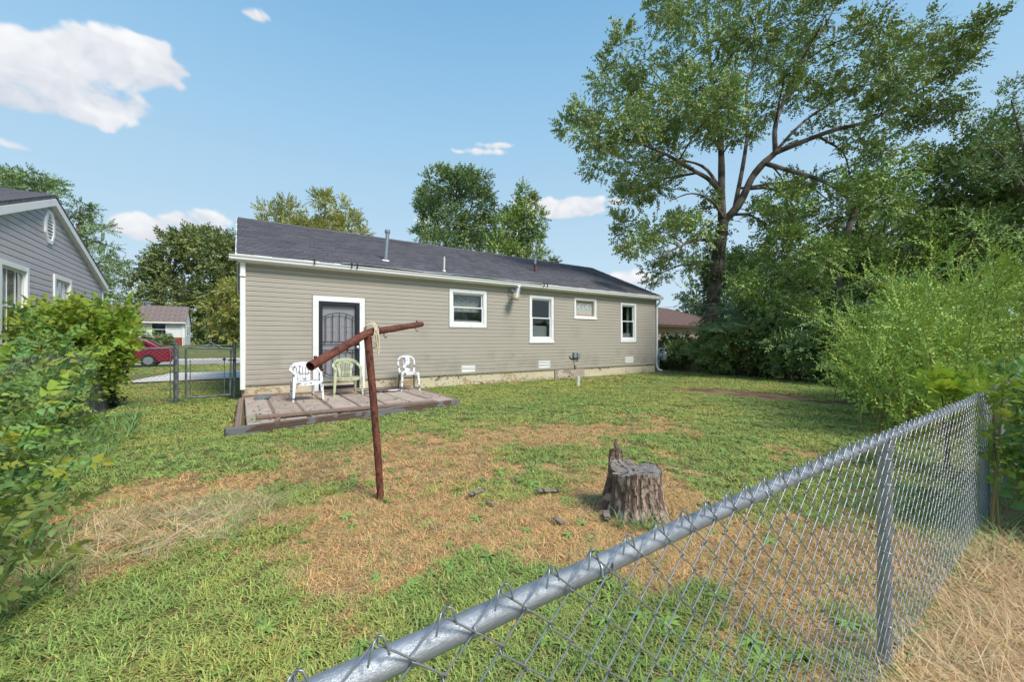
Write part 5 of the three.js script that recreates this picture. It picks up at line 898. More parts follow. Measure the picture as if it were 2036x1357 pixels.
const L = {
  maple: leafMat(lin(.275, .355, .115), { plain: 1 }), maple2: leafMat(lin(.25, .345, .085), { plain: 1 }), mid: leafMat(lin(.20, .285, .10), { plain: 1 }), dark: leafMat(lin(.175, .26, .085), { plain: 1 }), deep: leafMat(lin(.155, .225, .07), { plain: 1 }), yellow: leafMat(lin(.34, .35, .09), { plain: 1 }), olive: leafMat(lin(.19, .235, .075), { plain: 1 }), far: leafMat(lin(.17, .25, .095), { plain: 1 }),
  bright: leafMat(lin(.31, .42, .06), { through: .42 }), weed: leafMat(lin(.20, .325, .09), { through: .36 }), elm: leafMat(lin(.34, .47, .085), { plain: 1 }), lime: leafMat(lin(.36, .48, .055), { through: .45 }), ivy: leafMat(lin(.065, .11, .036), { plain: 1 }), fern: leafMat(lin(.11, .18, .095), { plain: 1 }),
};

// ---------------------------------------------------------------- the big maple
{
  seed(21);
  const D = 17.2, T = (px, py, dt = 0) => P(px, py, D + dt), base = T(1404, 735), at = [base.x, 0, base.z];
  const limbs = [
    [[base.clone().setY(-.3), T(1408, 690), T(1418, 600), T(1426, 520), T(1438, 440)], [.46, .38, .31, .29, .27]],
    [[T(1436, 450), T(1434, 380), T(1433, 290, .3), T(1420, 190, .6), T(1408, 90, 1), T(1398, -60, 1.4)], [.25, .2, .16, .11, .08, .04]],
    [[T(1440, 440), T(1468, 408, -.2), T(1502, 342, -.4), T(1543, 302, -.6)], [.23, .2, .18, .16]],
    [[T(1541, 305, -.6), T(1541, 250, -.4), T(1560, 195, 0), T(1590, 120, .3), T(1640, 50, .6), T(1690, -50, 1)], [.14, .12, .10, .08, .06, .03]],
    [[T(1545, 302, -.6), T(1600, 280, -1), T(1660, 258, -1.5), T(1730, 240, -2), T(1810, 190, -2.4), T(1900, 130, -2.6)], [.15, .13, .11, .08, .06, .03]],
    [[T(1520, 325, -.5), T(1570, 340, -1.5), T(1640, 362, -2.4), T(1695, 402, -3.2), T(1740, 430, -3.8)], [.12, .11, .09, .07, .04]],
    [[T(1435, 385), T(1409, 357, -.6), T(1380, 340, -1), T(1310, 300, -1.8), T(1220, 270, -2.4), T(1150, 235, -2.8)], [.14, .12, .10, .07, .05, .02]],
    [[T(1433, 300, .2), T(1400, 245, .8), T(1368, 206, 1.2), T(1306, 172, 1.8), T(1240, 150, 2.2)], [.11, .09, .07, .05, .02]],
    [[T(1460, 415), T(1480, 310, 1), T(1487, 242, 1.6), T(1484, 180, 2), T(1520, 60, 2.6), T(1540, -40, 3)], [.13, .11, .09, .07, .05, .03]],
    [[T(1424, 480), T(1390, 478, -1), T(1358, 487, -1.6), T(1306, 516, -2.4)], [.10, .08, .06, .03]],
    [[T(1434, 380), T(1395, 330, 1.5), T(1340, 320, 2.4), T(1260, 345, 3.2)], [.11, .08, .06, .03]],
    [[T(1500, 350, 0), T(1600, 240, 2), T(1690, 180, 3), T(1770, 110, 3.6)], [.11, .08, .05, .03]],
    [[T(1440, 440), T(1415, 400, -1), T(1375, 385, -1.6), T(1330, 400, -2)], [.09, .06, .04, .02]],
  ];
  limbs.forEach((l, i) => { l[1] = l[1].map((q) => q * (i ? .74 : .86)); });
  const px = [[1389, 25, 75, 55], [1435, 80, 60, 55], [1342, 50, 38, 40], [1234, 95, 40, 40, .5], [1270, 120, 42, 38, .6], [1219, 158, 50, 30], [1248, 190, 60, 34], [1170, 220, 46, 30], [1140, 250, 30, 24, .7], [1190, 270, 56, 32], [1255, 248, 56, 42], [1296, 290, 58, 44], [1213, 322, 54, 36], [1270, 350, 60, 36], [1332, 318, 46, 38], [1245, 395, 46, 34], [1306, 372, 46, 30], [1238, 455, 34, 32, .7], [1270, 495, 46, 24, .8], [1317, 462, 46, 34], [1358, 430, 36, 28], [1300, 210, 50, 34], [1330, 250, 44, 36],
    [1358, 135, 46, 42], [1390, 172, 54, 44], [1435, 215, 56, 46, 1.2], [1461, 144, 54, 46], [1502, 60, 60, 55], [1528, 126, 54, 46], [1564, 50, 55, 50], [1471, 268, 36, 32, .8], [1513, 232, 42, 34, .8], [1400, 270, 44, 34], [1370, 230, 40, 30], [1480, -30, 90, 40], [1600, -40, 90, 40], [1330, -10, 50, 40],
    [1641, 30, 54, 38], [1667, 104, 54, 40], [1600, 90, 40, 36], [1745, 55, 60, 34], [1770, 112, 60, 36], [1848, 52, 60, 28], [1904, 82, 54, 24], [1975, 46, 36, 18, .8], [1940, 100, 40, 16, .8], [1796, 168, 60, 36], [1719, 170, 54, 42], [1647, 165, 46, 38], [1863, 196, 50, 34], [1910, 135, 38, 20], [1896, 226, 36, 32, .8], [1745, 226, 54, 28], [1657, 217, 46, 28, .8], [1615, 266, 38, 20, .7], [1708, 276, 54, 20, .8], [1822, 246, 46, 32], [1770, 300, 54, 24], [1590, 180, 36, 34, .8], [1560, 150, 34, 30, .8], [1850, 120, 50, 24],
    [1392, 455, 38, 34, .8], [1492, 425, 36, 24, .7], [1564, 372, 44, 26, .8], [1615, 352, 54, 26], [1538, 462, 44, 30, .8], [1690, 350, 50, 24], [1660, 410, 46, 28], [1740, 400, 46, 28], [1590, 420, 46, 26, .8], [1350, 520, 46, 26, .8], [1310, 545, 40, 22, .7], [1400, 390, 26, 20, .6]];
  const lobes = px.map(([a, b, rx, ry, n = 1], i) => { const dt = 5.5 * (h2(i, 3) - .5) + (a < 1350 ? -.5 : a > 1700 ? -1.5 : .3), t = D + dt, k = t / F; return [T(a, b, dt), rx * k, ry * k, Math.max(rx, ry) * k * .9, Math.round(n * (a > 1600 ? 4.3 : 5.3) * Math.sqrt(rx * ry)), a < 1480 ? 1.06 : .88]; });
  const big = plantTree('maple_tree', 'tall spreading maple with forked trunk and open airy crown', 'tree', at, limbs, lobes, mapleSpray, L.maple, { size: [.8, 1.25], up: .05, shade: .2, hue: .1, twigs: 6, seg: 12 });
  // ivy on its trunk
  const iv = thing('ivy', 'dark ivy climbing the trunk of the tall maple', 'ivy', at), items = [], stems = [], c = new THREE.CatmullRomCurve3(limbs[0][0].map((v) => v.clone().sub(V(...at))));
  for (let k = 0; k < 620; k++) { const f = rr(.3, 1), p = c.getPoint(f), a = rr(0, 6.28), q = rr(.24, .4) * (1 + .4 * sm(.5, .9, f)), d = V(Math.cos(a), 0, Math.sin(a)); if (d.x * C + -d.z * -S > .2 && R() < .75) continue; items.push([p.addScaledVector(d, q), d.add(V(0, -.4, 0)), rr(.9, 1.5), tint(.25)]); }
  stems.push(tube([c.getPoint(.02).add(V(-.4, 0, .3)), c.getPoint(.4).add(V(-.3, 0, .25)), c.getPoint(.95).add(V(-.25, 0, .2))], [.03, .025, .01], 6, { smooth: 6 }));
  mesh('stem', stems, M.bark, iv); instances('foliage', ivySpray, L.ivy, items, iv);
}
// ---------------------------------------------------------------- trees behind
{
  const T = (px, t) => { const p = P(px, HY, t); return [p.x, rise(p.z) - .1, p.z]; };
  seed(40);
  const behind = (label, D, bpx, pl, mat, top) => { const lobes = pl.map(([a, c, rx, ry, n = 1], i) => { const t = D + 3 * (h2(i, bpx) - .5), k = t / F; return [P(a, c, t), rx * k, ry * k, rx * k, Math.round((34 + rx * ry * .2) * n)]; }), b = T(bpx, D), q = (x, y) => P(x, y, D); plantTree('leafy_tree', label, 'tree', b, [[[V(...b), q(bpx, 560), q(bpx + 4, 470), q(bpx + 6, top)], [.3, .24, .15, .03]], [[q(bpx, 520), q(bpx - 30, 450), q(bpx - 42, 400)], [.12, .07, .02]], [[q(bpx, 500), q(bpx + 30, 430), q(bpx + 40, 390)], [.12, .07, .02]]], lobes, mapleSpray, mat, { size: [1.2, 1.8], up: .3, hue: .16, shade: .24 }); };
  behind('dense dark green tree rising behind the middle of the roof', 30, 902, [[850, 385, 28, 26], [872, 358, 24, 22], [895, 345, 18, 16], [925, 342, 24, 18], [948, 362, 26, 26], [958, 398, 26, 30], [862, 410, 36, 28], [912, 388, 40, 36], [900, 440, 48, 36], [848, 448, 28, 24], [950, 445, 36, 34], [880, 488, 50, 26], [940, 490, 46, 28], [838, 400, 12, 18, .8], [836, 470, 16, 20, .7], [905, 335, 8, 10, .5], [975, 420, 12, 20, .6]], L.mid, 345);
  behind('lighter green tree right of the dense one behind the roof ridge', 31, 1030, [[1040, 383, 11, 16, .8], [1022, 398, 10, 18, .7], [1056, 400, 14, 16, .8], [1050, 420, 22, 22], [1012, 425, 16, 20], [1000, 446, 22, 22], [1038, 446, 34, 28], [1068, 432, 12, 18, .7], [1020, 478, 42, 26], [1062, 472, 26, 22], [1000, 498, 40, 24], [1050, 505, 40, 22], [1078, 455, 10, 12, .5], [985, 470, 16, 20]], L.maple2, 390);
  someTree('leafy_tree', 'small tree tip behind the far end of the roof ridge', T(1092, 34), { h: 8.6, w: 3.6, base: .2, lobes: 14, per: 90, geos: mapleSpray, mat: L.olive, size: [1.1, 1.6], lobeR: .22 });
  seed(44);
  { // yellowish tree: separate plumes above the roof
    const pl = [[545, 432, 26, 20], [575, 425, 24, 26], [622, 445, 28, 22], [648, 412, 16, 26], [660, 440, 22, 30], [675, 415, 14, 24], [690, 455, 20, 22], [600, 455, 40, 18], [640, 470, 44, 18], [640, 393, 20, 12], [705, 440, 10, 16], [728, 462, 16, 14], [715, 475, 24, 14], [560, 460, 36, 18], [520, 440, 12, 12]], D = 34, lobes = pl.map(([a, b, rx, ry], i) => { const t = D + 3 * (h2(i, 9) - .5), k = t / F; return [P(a, b, t), rx * k, ry * k, rx * k, Math.round(30 + rx * ry * .16)]; });
    const b = T(630, 34), q = (a, c) => P(a, c, D), limbs = [[[V(...b), q(632, 560), q(640, 500), q(648, 400)], [.4, .3, .2, .04]], [[q(634, 540), q(600, 480), q(560, 440)], [.18, .1, .03]], [[q(636, 520), q(690, 480), q(720, 465)], [.16, .1, .03]]];
    plantTree('leafy_tree', 'yellowish green tree with separate leafy plumes above the roof', 'tree', b, limbs, lobes, smallSpray, L.yellow, { size: [1.6, 2.4], up: .4, hue: .15 });
  }
  seed(46);
  { // broad oak-like tree behind the white house
    const pl = [[300, 560, 40, 40], [340, 520, 40, 44], [385, 490, 34, 40], [420, 500, 44, 40], [455, 520, 40, 44], [300, 610, 40, 40], [350, 580, 50, 44], [400, 560, 50, 50], [450, 580, 46, 50], [330, 640, 50, 36], [400, 630, 54, 40], [450, 640, 50, 40], [370, 470, 16, 14], [400, 465, 20, 12], [445, 490, 26, 20], [310, 530, 22, 20], [420, 680, 50, 24], [460, 690, 40, 20], [480, 560, 40, 50], [345, 485, 20, 14]], D = 56, lobes = pl.map(([a, b, rx, ry], i) => { const t = D + 5 * (h2(i, 5) - .4), k = t / F; return [P(a, b, t), rx * k, ry * k, rx * k, Math.round(60 + rx * ry * .10)]; });
    const b = T(400, 57), q = (a, c) => P(a, c, 57), limbs = [[[V(...b), q(398, 640), q(395, 580), q(390, 490)], [.5, .4, .3, .05]], [[q(398, 640), q(350, 590), q(320, 550)], [.25, .15, .05]], [[q(396, 620), q(430, 560), q(460, 520)], [.25, .15, .05]]];
    plantTree('leafy_tree', 'broad dark olive tree behind the small white house', 'tree', b, limbs, lobes, bigSpray, L.olive, { size: [1.7, 2.6], up: .15, tone: .9 });
  }
  someTree('leafy_tree', 'yellow green young tree beside the corner of the beige house, beyond the gate', T(462, 40), { h: 6.6, w: 4.4, base: .1, lobes: 16, per: 90, geos: bigSpray, mat: L.yellow, size: [1.0, 1.4], lobeR: .24, up: .2 });
  seed(48);
  { // feathery tree behind the grey house
    const pl = [[160, 415, 20, 14], [190, 425, 14, 8], [175, 445, 20, 12], [205, 455, 18, 8], [185, 475, 22, 12], [215, 490, 22, 8], [170, 495, 16, 16], [200, 515, 24, 10], [185, 540, 24, 14], [220, 530, 26, 10], [240, 525, 18, 7], [205, 560, 24, 14], [230, 560, 24, 10], [190, 590, 30, 16], [150, 440, 12, 20], [225, 585, 24, 12], [150, 480, 14, 22]], D = 23, lobes = pl.map(([a, b, rx, ry], i) => { const t = D + 2.5 * (h2(i, 2) - .5), k = t / F; return [P(a, b, t), rx * k, ry * k, rx * k, Math.round(26 + rx * ry * .12)]; });
    const b = T(160, 23), q = (a, c) => P(a, c, 23), limbs = [[[V(...b), q(160, 620), q(158, 520), q(160, 410)], [.22, .18, .12, .03]], [[q(159, 560), q(190, 525), q(235, 520)], [.08, .05, .02]], [[q(159, 510), q(185, 480), q(215, 490)], [.07, .05, .02]], [[q(158, 600), q(190, 575), q(230, 565)], [.08, .05, .02]]];
    plantTree('feathery_tree', 'slender tree with airy layered branches behind the grey house', 'tree', b, limbs, lobes, smallSpray, L.dark, { size: [1.0, 1.5], up: .0, twigs: 4 });
    const pl2 = [[15, 350, 30, 16], [45, 365, 36, 18], [85, 372, 30, 12], [110, 380, 22, 8], [25, 380, 40, 16], [75, 390, 36, 10], [-20, 360, 40, 26], [60, 350, 26, 8], [100, 362, 20, 7]], D2 = 21, lobes2 = pl2.map(([a, c, rx, ry], i) => { const t = D2 + 2 * (h2(i, 4) - .5), k = t / F; return [P(a, c, t), rx * k, ry * k, rx * k, Math.round(30 + rx * ry * .12)]; });
    const b2 = T(10, 21), q2 = (a, c) => P(a, c, 21);
    plantTree('feathery_tree', 'tree top showing above the roof of the grey house', 'tree', b2, [[[V(...b2), q2(10, 520), q2(15, 420), q2(20, 350)], [.25, .2, .14, .03]], [[q2(14, 430), q2(60, 385), q2(110, 378)], [.09, .05, .02]]], lobes2, smallSpray, L.dark, { size: [1.0, 1.5], twigs: 4 });
  }
  // the wood on the right
  seed(52);
  const mk = (px, t) => T(px, t);
  const hand = (name, label, D, bpx, pl, trunk, geos, mat, o, dens = .11, spread = 4) => { const lobes = pl.map(([a, b, rx, ry, n = 1], i) => { const t = D + spread * (h2(i, D | 0) - .5), k = t / F; return [P(a, b, t), rx * k, ry * k, rx * k, Math.round((30 + rx * ry * dens) * n)]; }), b = T(bpx, D); const limbs = trunk.map(([pts, r]) => [pts.map(([a, c], i) => (c === 'g' ? V(...b) : P(a, c, D))), r]); return plantTree(name, label, 'tree', b, limbs, lobes, geos, mat, o); };
  hand('leafy_tree', 'mid green tree with drooping layered boughs behind the hedge', 15.5, 1655, [[1560, 400, 46, 26], [1610, 440, 54, 30], [1680, 440, 60, 32], [1750, 400, 60, 34], [1800, 350, 50, 30], [1820, 420, 56, 34], [1760, 470, 60, 34], [1690, 500, 60, 34], [1620, 510, 56, 34], [1560, 480, 46, 32], [1540, 540, 50, 34], [1600, 570, 56, 34], [1670, 560, 56, 34], [1740, 540, 56, 34], [1580, 620, 54, 30], [1650, 620, 54, 30], [1520, 590, 44, 30], [1850, 470, 46, 34], [1500, 500, 36, 26], [1720, 360, 46, 26], [1470, 560, 36, 24], [1700, 610, 46, 28], [1480, 600, 40, 24]],
    [[[[1655, 'g'], [1660, 620], [1668, 520], [1700, 420], [1740, 350]], [.2, .17, .14, .1, .03]], [[[1664, 560], [1620, 500], [1570, 430]], [.1, .07, .03]], [[[1668, 520], [1740, 480], [1820, 430]], [.1, .07, .03]], [[[1662, 600], [1600, 570], [1540, 560]], [.09, .06, .02]]], mapleSpray, L.maple2, { size: [.8, 1.2], up: -.05, twigs: 5 }, .10, 5);
  hand('leafy_tree', 'dark shady tree with black trunk at the end of the wood', 17, 1740, [[1900, 300, 50, 40], [1960, 280, 50, 40], [2010, 330, 60, 44], [1900, 370, 56, 40], [1960, 390, 60, 40], [2020, 420, 60, 44], [1880, 430, 50, 36], [1930, 470, 56, 40], [1990, 490, 60, 40], [1860, 330, 40, 30], [1830, 540, 60, 40, .8], [1760, 600, 60, 40], [1820, 620, 70, 36], [1900, 560, 70, 50], [1980, 570, 70, 50], [1720, 520, 40, 36, .6], [1700, 640, 60, 34], [2060, 380, 60, 80], [2060, 540, 60, 70], [1780, 520, 50, 30, .6]],
    [[[[1740, 'g'], [1738, 620], [1732, 540], [1745, 470], [1790, 400]], [.24, .22, .2, .16, .05]], [[[1738, 600], [1710, 530], [1690, 470]], [.13, .1, .04]], [[[1740, 560], [1830, 480], [1930, 400]], [.14, .1, .04]], [[[1790, 480], [1900, 360], [1980, 300]], [.1, .08, .03]]], bigSpray, L.deep, { size: [.7, 1.05], up: .05, twigs: 5 }, .085, 6);
  hand('feathery_tree', 'thin leafy branch tree reaching up at the edge of the wood', 13, 2060, [[2000, 200, 22, 34, .5], [2025, 180, 20, 30, .5], [1975, 250, 30, 26, .5], [1950, 290, 30, 24, .6], [2010, 260, 34, 34, .6], [2040, 230, 30, 50, .6], [1930, 330, 34, 24, .7], [1985, 330, 40, 30, .8]],
    [[[[2060, 'g'], [2058, 500], [2045, 340], [2010, 200]], [.1, .08, .06, .02]], [[[2050, 400], [2000, 320], [1950, 280]], [.05, .03, .01]]], smallSpray, L.dark, { size: [.7, 1.1], up: .3, twigs: 4 }, .06, 2);
  someTree('leafy_tree', 'far tree filling the gap behind the tall maple trunk', T(1470, 36), { h: 9.5, w: 11, base: .08, lobes: 30, per: 110, geos: bigSpray, mat: L.far, size: [1.1, 1.7], lobeR: .2 });
  someTree('leafy_tree', 'far tree behind the mid green tree of the wood', T(1660, 34), { h: 10, w: 12, base: .08, lobes: 30, per: 110, geos: bigSpray, mat: L.dark, size: [1.1, 1.7], lobeR: .2 });
  someTree('leafy_tree', 'far tree behind the dark end of the wood', T(1880, 30), { h: 10.5, w: 13, base: .06, lobes: 34, per: 120, geos: bigSpray, mat: L.deep, size: [1.1, 1.7], lobeR: .2 });
}
// ---------------------------------------------------------------- hedge along the right side of the yard
function shrub(name, label, category, at, lobesL, geos, mat, o = {}) {
  const lobes = lobesL.map(([x, y, z, rx, ry, rz, n, tn]) => [V(at[0] + x, at[1] + y, at[2] + z), rx, ry, rz, n, tn]), b = V(...at), limbs = [];
  for (const [c] of lobes) { const f = V(at[0] + (c.x - at[0]) * .3, at[1] - .08, at[2] + (c.z - at[2]) * .3); limbs.push([[f, f.clone().lerp(c, .55).add(V(0, .12, 0)), c], [o.stem ?? .018, (o.stem ?? .018) * .7, .004]]); }
  return plantTree(name, label, category, at, limbs, lobes, geos, mat, { wood: 'stems', leaf: 'foliage', twigs: o.twigs ?? 3, seg: 6, ...o });
}
{
  seed(60);
  const row = [[16.6, -12.6, 1.0], [16.3, -10.8, 1.5], [15.3, -8.6, 2.0], [15.2, -7.2, 2.2], [15.1, -5.8, 2.2], [15.0, -4.4, 2.2], [14.9, -3.0, 2.1]];
  row.forEach(([x, z, h], i) => { const ls = []; for (let k = 0; k < 13; k++) ls.push([rr(-.7, .7), rr(.12, .92) * h, rr(-.9, .9), rr(.35, .55), rr(.28, .42), rr(.35, .55), Math.round(rr(90, 130)), rr(.85, 1.15)]); shrub('hedge_shrub', 'dark leafy shrub in the overgrown hedge at the foot of the maple', 'shrub', [x, 0, z], ls, i % 3 ? weedSpray : broadSpray, i % 2 ? L.deep : L.dark, { size: [1.0, 1.6], group: 'shrubs of the overgrown hedge' }); });
  // feathery mimosa fronds over the hedge
  const mp = P(1500, 650, 15.2), mi = thing('mimosa_sapling', 'mimosa sapling with feathery blue green fronds over the hedge', 'sapling', [mp.x, 0, mp.z]), it = [], st = [];
  for (const [a, b, n] of [[1455, 620, 7], [1480, 612, 8], [1440, 640, 6], [1530, 625, 5], [1550, 665, 8], [1575, 660, 6], [1515, 655, 5], [1425, 650, 4]]) { const c = P(a, b, 14.6 + rr(-.5, .5)).sub(mi.position); st.push(tube([V(0, -.05, 0), V(c.x * .5, c.y * .7, c.z * .5), c], [.03, .02, .008], 6, { smooth: 4 })); for (let k = 0; k < n * 2; k++) { const an = rr(0, 6.28); it.push([c.clone().add(V(rr(-.1, .1), rr(-.06, .06), rr(-.1, .1))), V(Math.cos(an), rr(-.1, .5), Math.sin(an)), rr(1.0, 1.5), tint(.15)]); } }
  mesh('stem', st, M.bark, mi); instances('frond', fernSpray, L.fern, it, mi);
  // old wire fence and boards in the shade of the hedge
  const wf = thing('board_fence', 'low weathered board fence in deep shade behind the hedge', 'fence', [16.3, 0, -12]); for (let k = 0; k < 60; k++) mesh('board', [bb(-.01, .01, .02, 1.35 + .04 * h2(k, 4), k * .165, k * .165 + .15)], M.oldWood, wf); mesh('rail', [bb(.011, .05, .3, .38, 0, 9.9)], M.oldWood, wf); mesh('rail', [bb(.011, .05, 1.0, 1.08, 0, 9.9)], M.oldWood, wf);
}
// ---------------------------------------------------------------- arching elm scrub on the right
{
  seed(70);
  const clumps = [[11.0, -2.4, 2.2, 20], [9.2, -1.9, 2.7, 24], [11.8, -2.8, 1.5, 16], [7.7, -1.5, 1.8, 18], [10.6, -1.3, 3.6, 22], [8.6, -1.4, 1.6, 18], [10.3, -2.5, 1.3, 16], [12.4, -1.8, 3.4, 22]];
  clumps.forEach(([x, z, h, n], ci) => {
    const t = thing('elm_scrub', 'tall elm scrub with long arching shoots of tiny bright leaves', 'shrub', [x, 0, z], 0, 'elm scrub at the corner of the fence'), st = [], it = [];
    for (let k = 0; k < n; k++) {
      const a = k * 2.4 + rr(-.3, .3), lean = rr(.3, 1.15) * .9, hh = h * rr(.5, 1.02), out = V(Math.cos(a) - .05, 0, Math.sin(a) + .05).multiplyScalar(lean * hh * .52), b0 = V(rr(-.6, .6), -.05, rr(-.5, .5)), pts = [b0, V(b0.x + out.x * .25, hh * .40, b0.z + out.z * .25), V(b0.x + out.x * .62, hh * .76, b0.z + out.z * .62), V(b0.x + out.x * 1.1, hh * (1.0 - .2 * lean), b0.z + out.z * 1.1)];
      st.push(tube(pts, [.011, .008, .005, .002], 4, { smooth: 3, cap: false }));
      const c = new THREE.CatmullRomCurve3(pts), m = Math.round(hh * 15);
      for (let j = 0; j < m; j++) { const f = lerp(.03, 1, (j + R()) / m), p = c.getPoint(f), tg = c.getTangent(f), e = rdir(); it.push([p, tg.multiplyScalar(.75).add(e.multiplyScalar(.8)).add(V(0, .12, 0)), rr(.85, 1.5) * (1.15 - .4 * f), tint(.2, .1)]); }
    }
    mesh('stems', st, M.twig, t); instances('foliage', elmSpray, L.elm, it, t);
  });
}
// ---------------------------------------------------------------- weeds and saplings round the front fence
{
  seed(80);
  const sap = (name, label, base, shoots, geos, mat, o = {}) => {
    const t = thing(name, label, o.category ?? 'sapling', base, 0, o.group), st = [], it = [];
    for (const [dx, dy, dz, n, s = 1] of shoots) { const pts = [V(rr(-.03, .03), -.04, rr(-.03, .03)), V(dx * .3, dy * .5, dz * .3), V(dx * .7, dy * .88, dz * .7), V(dx, dy, dz)]; st.push(tube(pts, [.009, .007, .005, .002], 5, { smooth: 3, cap: false })); const c = new THREE.CatmullRomCurve3(pts); for (let j = 0; j < n; j++) { const f = lerp(o.from ?? .25, 1, (j + .5) / n), a = j * 2.4 + rr(-.3, .3), tg = c.getTangent(f); it.push([c.getPoint(f), V(Math.cos(a), rr(-.1, .4), Math.sin(a)).add(tg.multiplyScalar(.5)), s * rr(.75, 1.2), tint(.18, .1)]); } }
    mesh('stem', st, o.bark ?? M.twig, t); instances('foliage', geos, mat, it, t); return t;
  };
  const lp = onZ(1900, 800, ZF - .35);
  sap('mulberry_sapling', 'sapling with large bright lime leaves leaning over the fence rail', [lp.x - .1, 0, ZF - .4], [[-.3, .86, .12, 9], [-.12, .95, .05, 9], [.12, .9, .1, 8], [.2, .8, .0, 6], [-.42, .84, .02, 7]], broadSpray, L.lime, { from: .62 });
  const wx = [[4.35, -.2], [4.75, -.05], [5.1, .12], [5.0, -.3], [5.5, .0], [5.6, .35], [6.1, .1], [6.3, .5], [6.0, -.35], [6.7, -.1], [4.6, .25]];
  wx.forEach(([x, z], i) => sap('weed_sapling', 'tangled green sapling growing up against the outer side of the fence', [x, 0, z], [[rr(-.2, .2), rr(.7, 1.15), rr(-.1, .2), 20], [rr(-.3, .2), rr(.6, 1.05), rr(-.2, .25), 18], [rr(-.2, .3), rr(.4, .9), rr(-.2, .3), 18], [rr(-.35, .3), rr(.3, .6), rr(-.2, .35), 16]], i % 3 === 1 ? broadSpray : weedSpray, i % 3 === 1 ? L.bright : L.weed, { group: 'saplings outside the fence', from: .12 }));
  sap('mulberry_sapling', 'sapling with broad yellow green leaves outside the fence, above the weeds', [5.9, 0, .5], [[-.25, 1.25, .0, 9, 1.3], [.1, 1.15, .1, 9, 1.3], [-.5, 1.05, .1, 8, 1.2]], broadSpray, L.lime, { from: .45 });
  sap('weed_sapling', 'single brown stemmed seedling climbing the fence wires past the second post', [4.12, 0, ZF + .09], [[.05, 1.05, .04, 22, .7], [.12, .95, -.02, 14, .6]], weedSpray, L.bright, { from: .2 });

  // left tangle: tall weeds in front of the side fence
  seed(84);
  M.weedStem = std({ color: srgb(96, 116, 60), roughness: .8 });
  const cols = [[-1.55, -2.1, 1.5, .5], [-1.25, -2.6, 1.45, .55], [-1.75, -2.9, 1.75, .6], [-1.35, -3.4, 1.6, .6], [-1.9, -3.8, 1.8, .6], [-1.45, -4.3, 1.75, .6], [-1.95, -4.9, 1.85, .65], [-1.6, -5.4, 1.7, .6], [-2.0, -6.0, 1.9, .6], [-1.7, -6.7, 1.8, .6], [-2.1, -7.4, 1.9, .6], [-1.85, -8.1, 1.8, .55], [-2.2, -8.9, 1.9, .55], [-2.6, -5.2, 2.0, .6], [-2.7, -7.0, 2.0, .6], [-2.3, -3.0, 1.9, .6], [-2.3, -2.2, 1.7, .6]];
  cols.forEach(([x0, z, hTop, r], i) => {
    const x = x0 - .34 * sm(2.8, 5.5, -z);
    const tt = x * S - z * C, h = Math.max(.75, Math.min(hTop - .3, 1.3 + .062 * tt - .16)), near = tt < 2.2 ? .72 : tt < 4 ? .85 : 1;
    const t = thing('tall_weeds', 'clump of tall green weeds crowding the old side fence', 'weeds', [x, 0, z], 0, 'tall weeds along the side fence'), st = [], it = [], bright = [];
    const nk = near < 1 ? 16 : 13, ct = rr(.78, 1.2), cy = rr(.85, 1.25);
    for (let k = 0; k < nk; k++) {
      const a = k * 2.4, q = Math.sqrt((k + .5) / nk) * r, bxp = V(Math.cos(a) * q * .55, -.04, Math.sin(a) * q * .55), hh = h * rr(.55, 1) * (1.06 - .4 * (k / nk)) * (k % 6 === 1 ? 1.22 : 1), tp = V(Math.cos(a) * q * 1.15 + .08, hh, Math.sin(a) * q * 1.15), pts = [bxp, bxp.clone().lerp(tp, .5).add(V(0, .05, 0)), tp];
      st.push(tube(pts, [.007, .006, .003], 5, { smooth: 3, cap: false })); const c = new THREE.CatmullRomCurve3(pts), m = Math.round(hh * 16 / near), sz = rr(.7, 1.2);
      for (let j = 0; j < m; j++) { const f = lerp(.1, 1, (j + .5) / m), an = j * 2.4 + k, up = f > .9 ? .8 : rr(-.1, .35); (R() < (i % 3 === 0 ? .3 : .12) * sm(.3, .8, f) ? bright : it).push([c.getPoint(f), V(Math.cos(an), up, Math.sin(an)), sz * near * rr(.75, 1.25) * (1.12 - .35 * f), ((q3) => [q3[0] * ct * cy, q3[1] * ct, q3[2] * ct])(tint(.28, .14))]); }
    }
    mesh('stems', st, M.weedStem, t); instances('foliage', i % 2 ? weedSpray : [...weedSpray, broadSpray[0]], L.weed, it, t); if (bright.length > 4) instances('foliage', broadSpray, L.bright, bright, t);
  });
  // vine over the corner post and the sapling above it
  const vs = []; for (let k = 0; k < 28; k++) vs.push([k % 2 ? rr(-.25, .28) : rr(-.8, -.1), k % 2 ? rr(.75, 1.75) : rr(.6, 1.6), k % 2 ? rr(-.3, .3) : rr(-.3, .7), rr(.22, .36), rr(.2, .32), rr(.22, .36), 55, rr(.85, 1.15)]);
  shrub('vine_thicket', 'bright green vine thicket heaped over the corner post of the side fence', 'vine', [CPX - .1, 0, GZ + .45], vs, mapleSpray, L.bright, { size: [.9, 1.3], stem: .016, up: .15 });
  const vs2 = []; for (let k = 0; k < 9; k++) vs2.push([rr(-.12, .12), rr(.1, 1.5), rr(-.15, .2), .18, .2, .18, 30, .7]);
  shrub('ivy', 'dark vine clinging to the corner post of the side fence', 'vine', [CPX - .12, 0, GZ + .1], vs2, ivySpray, L.ivy, { size: [.9, 1.3], stem: .014 });
  const vs3 = []; for (let k = 0; k < 12; k++) vs3.push([rr(-.8, -.2), rr(.4, 1.4), rr(-.5, .5), rr(.25, .4), rr(.25, .4), rr(.3, .5), 60, rr(.9, 1.15)]);
  shrub('vine_thicket', 'yellow green sapling thicket between the grey house and the side fence', 'shrub', [CPX - .2, 0, GZ + 1.0], vs3, mapleSpray, L.bright, { size: [.8, 1.2], stem: .016, up: .2 });
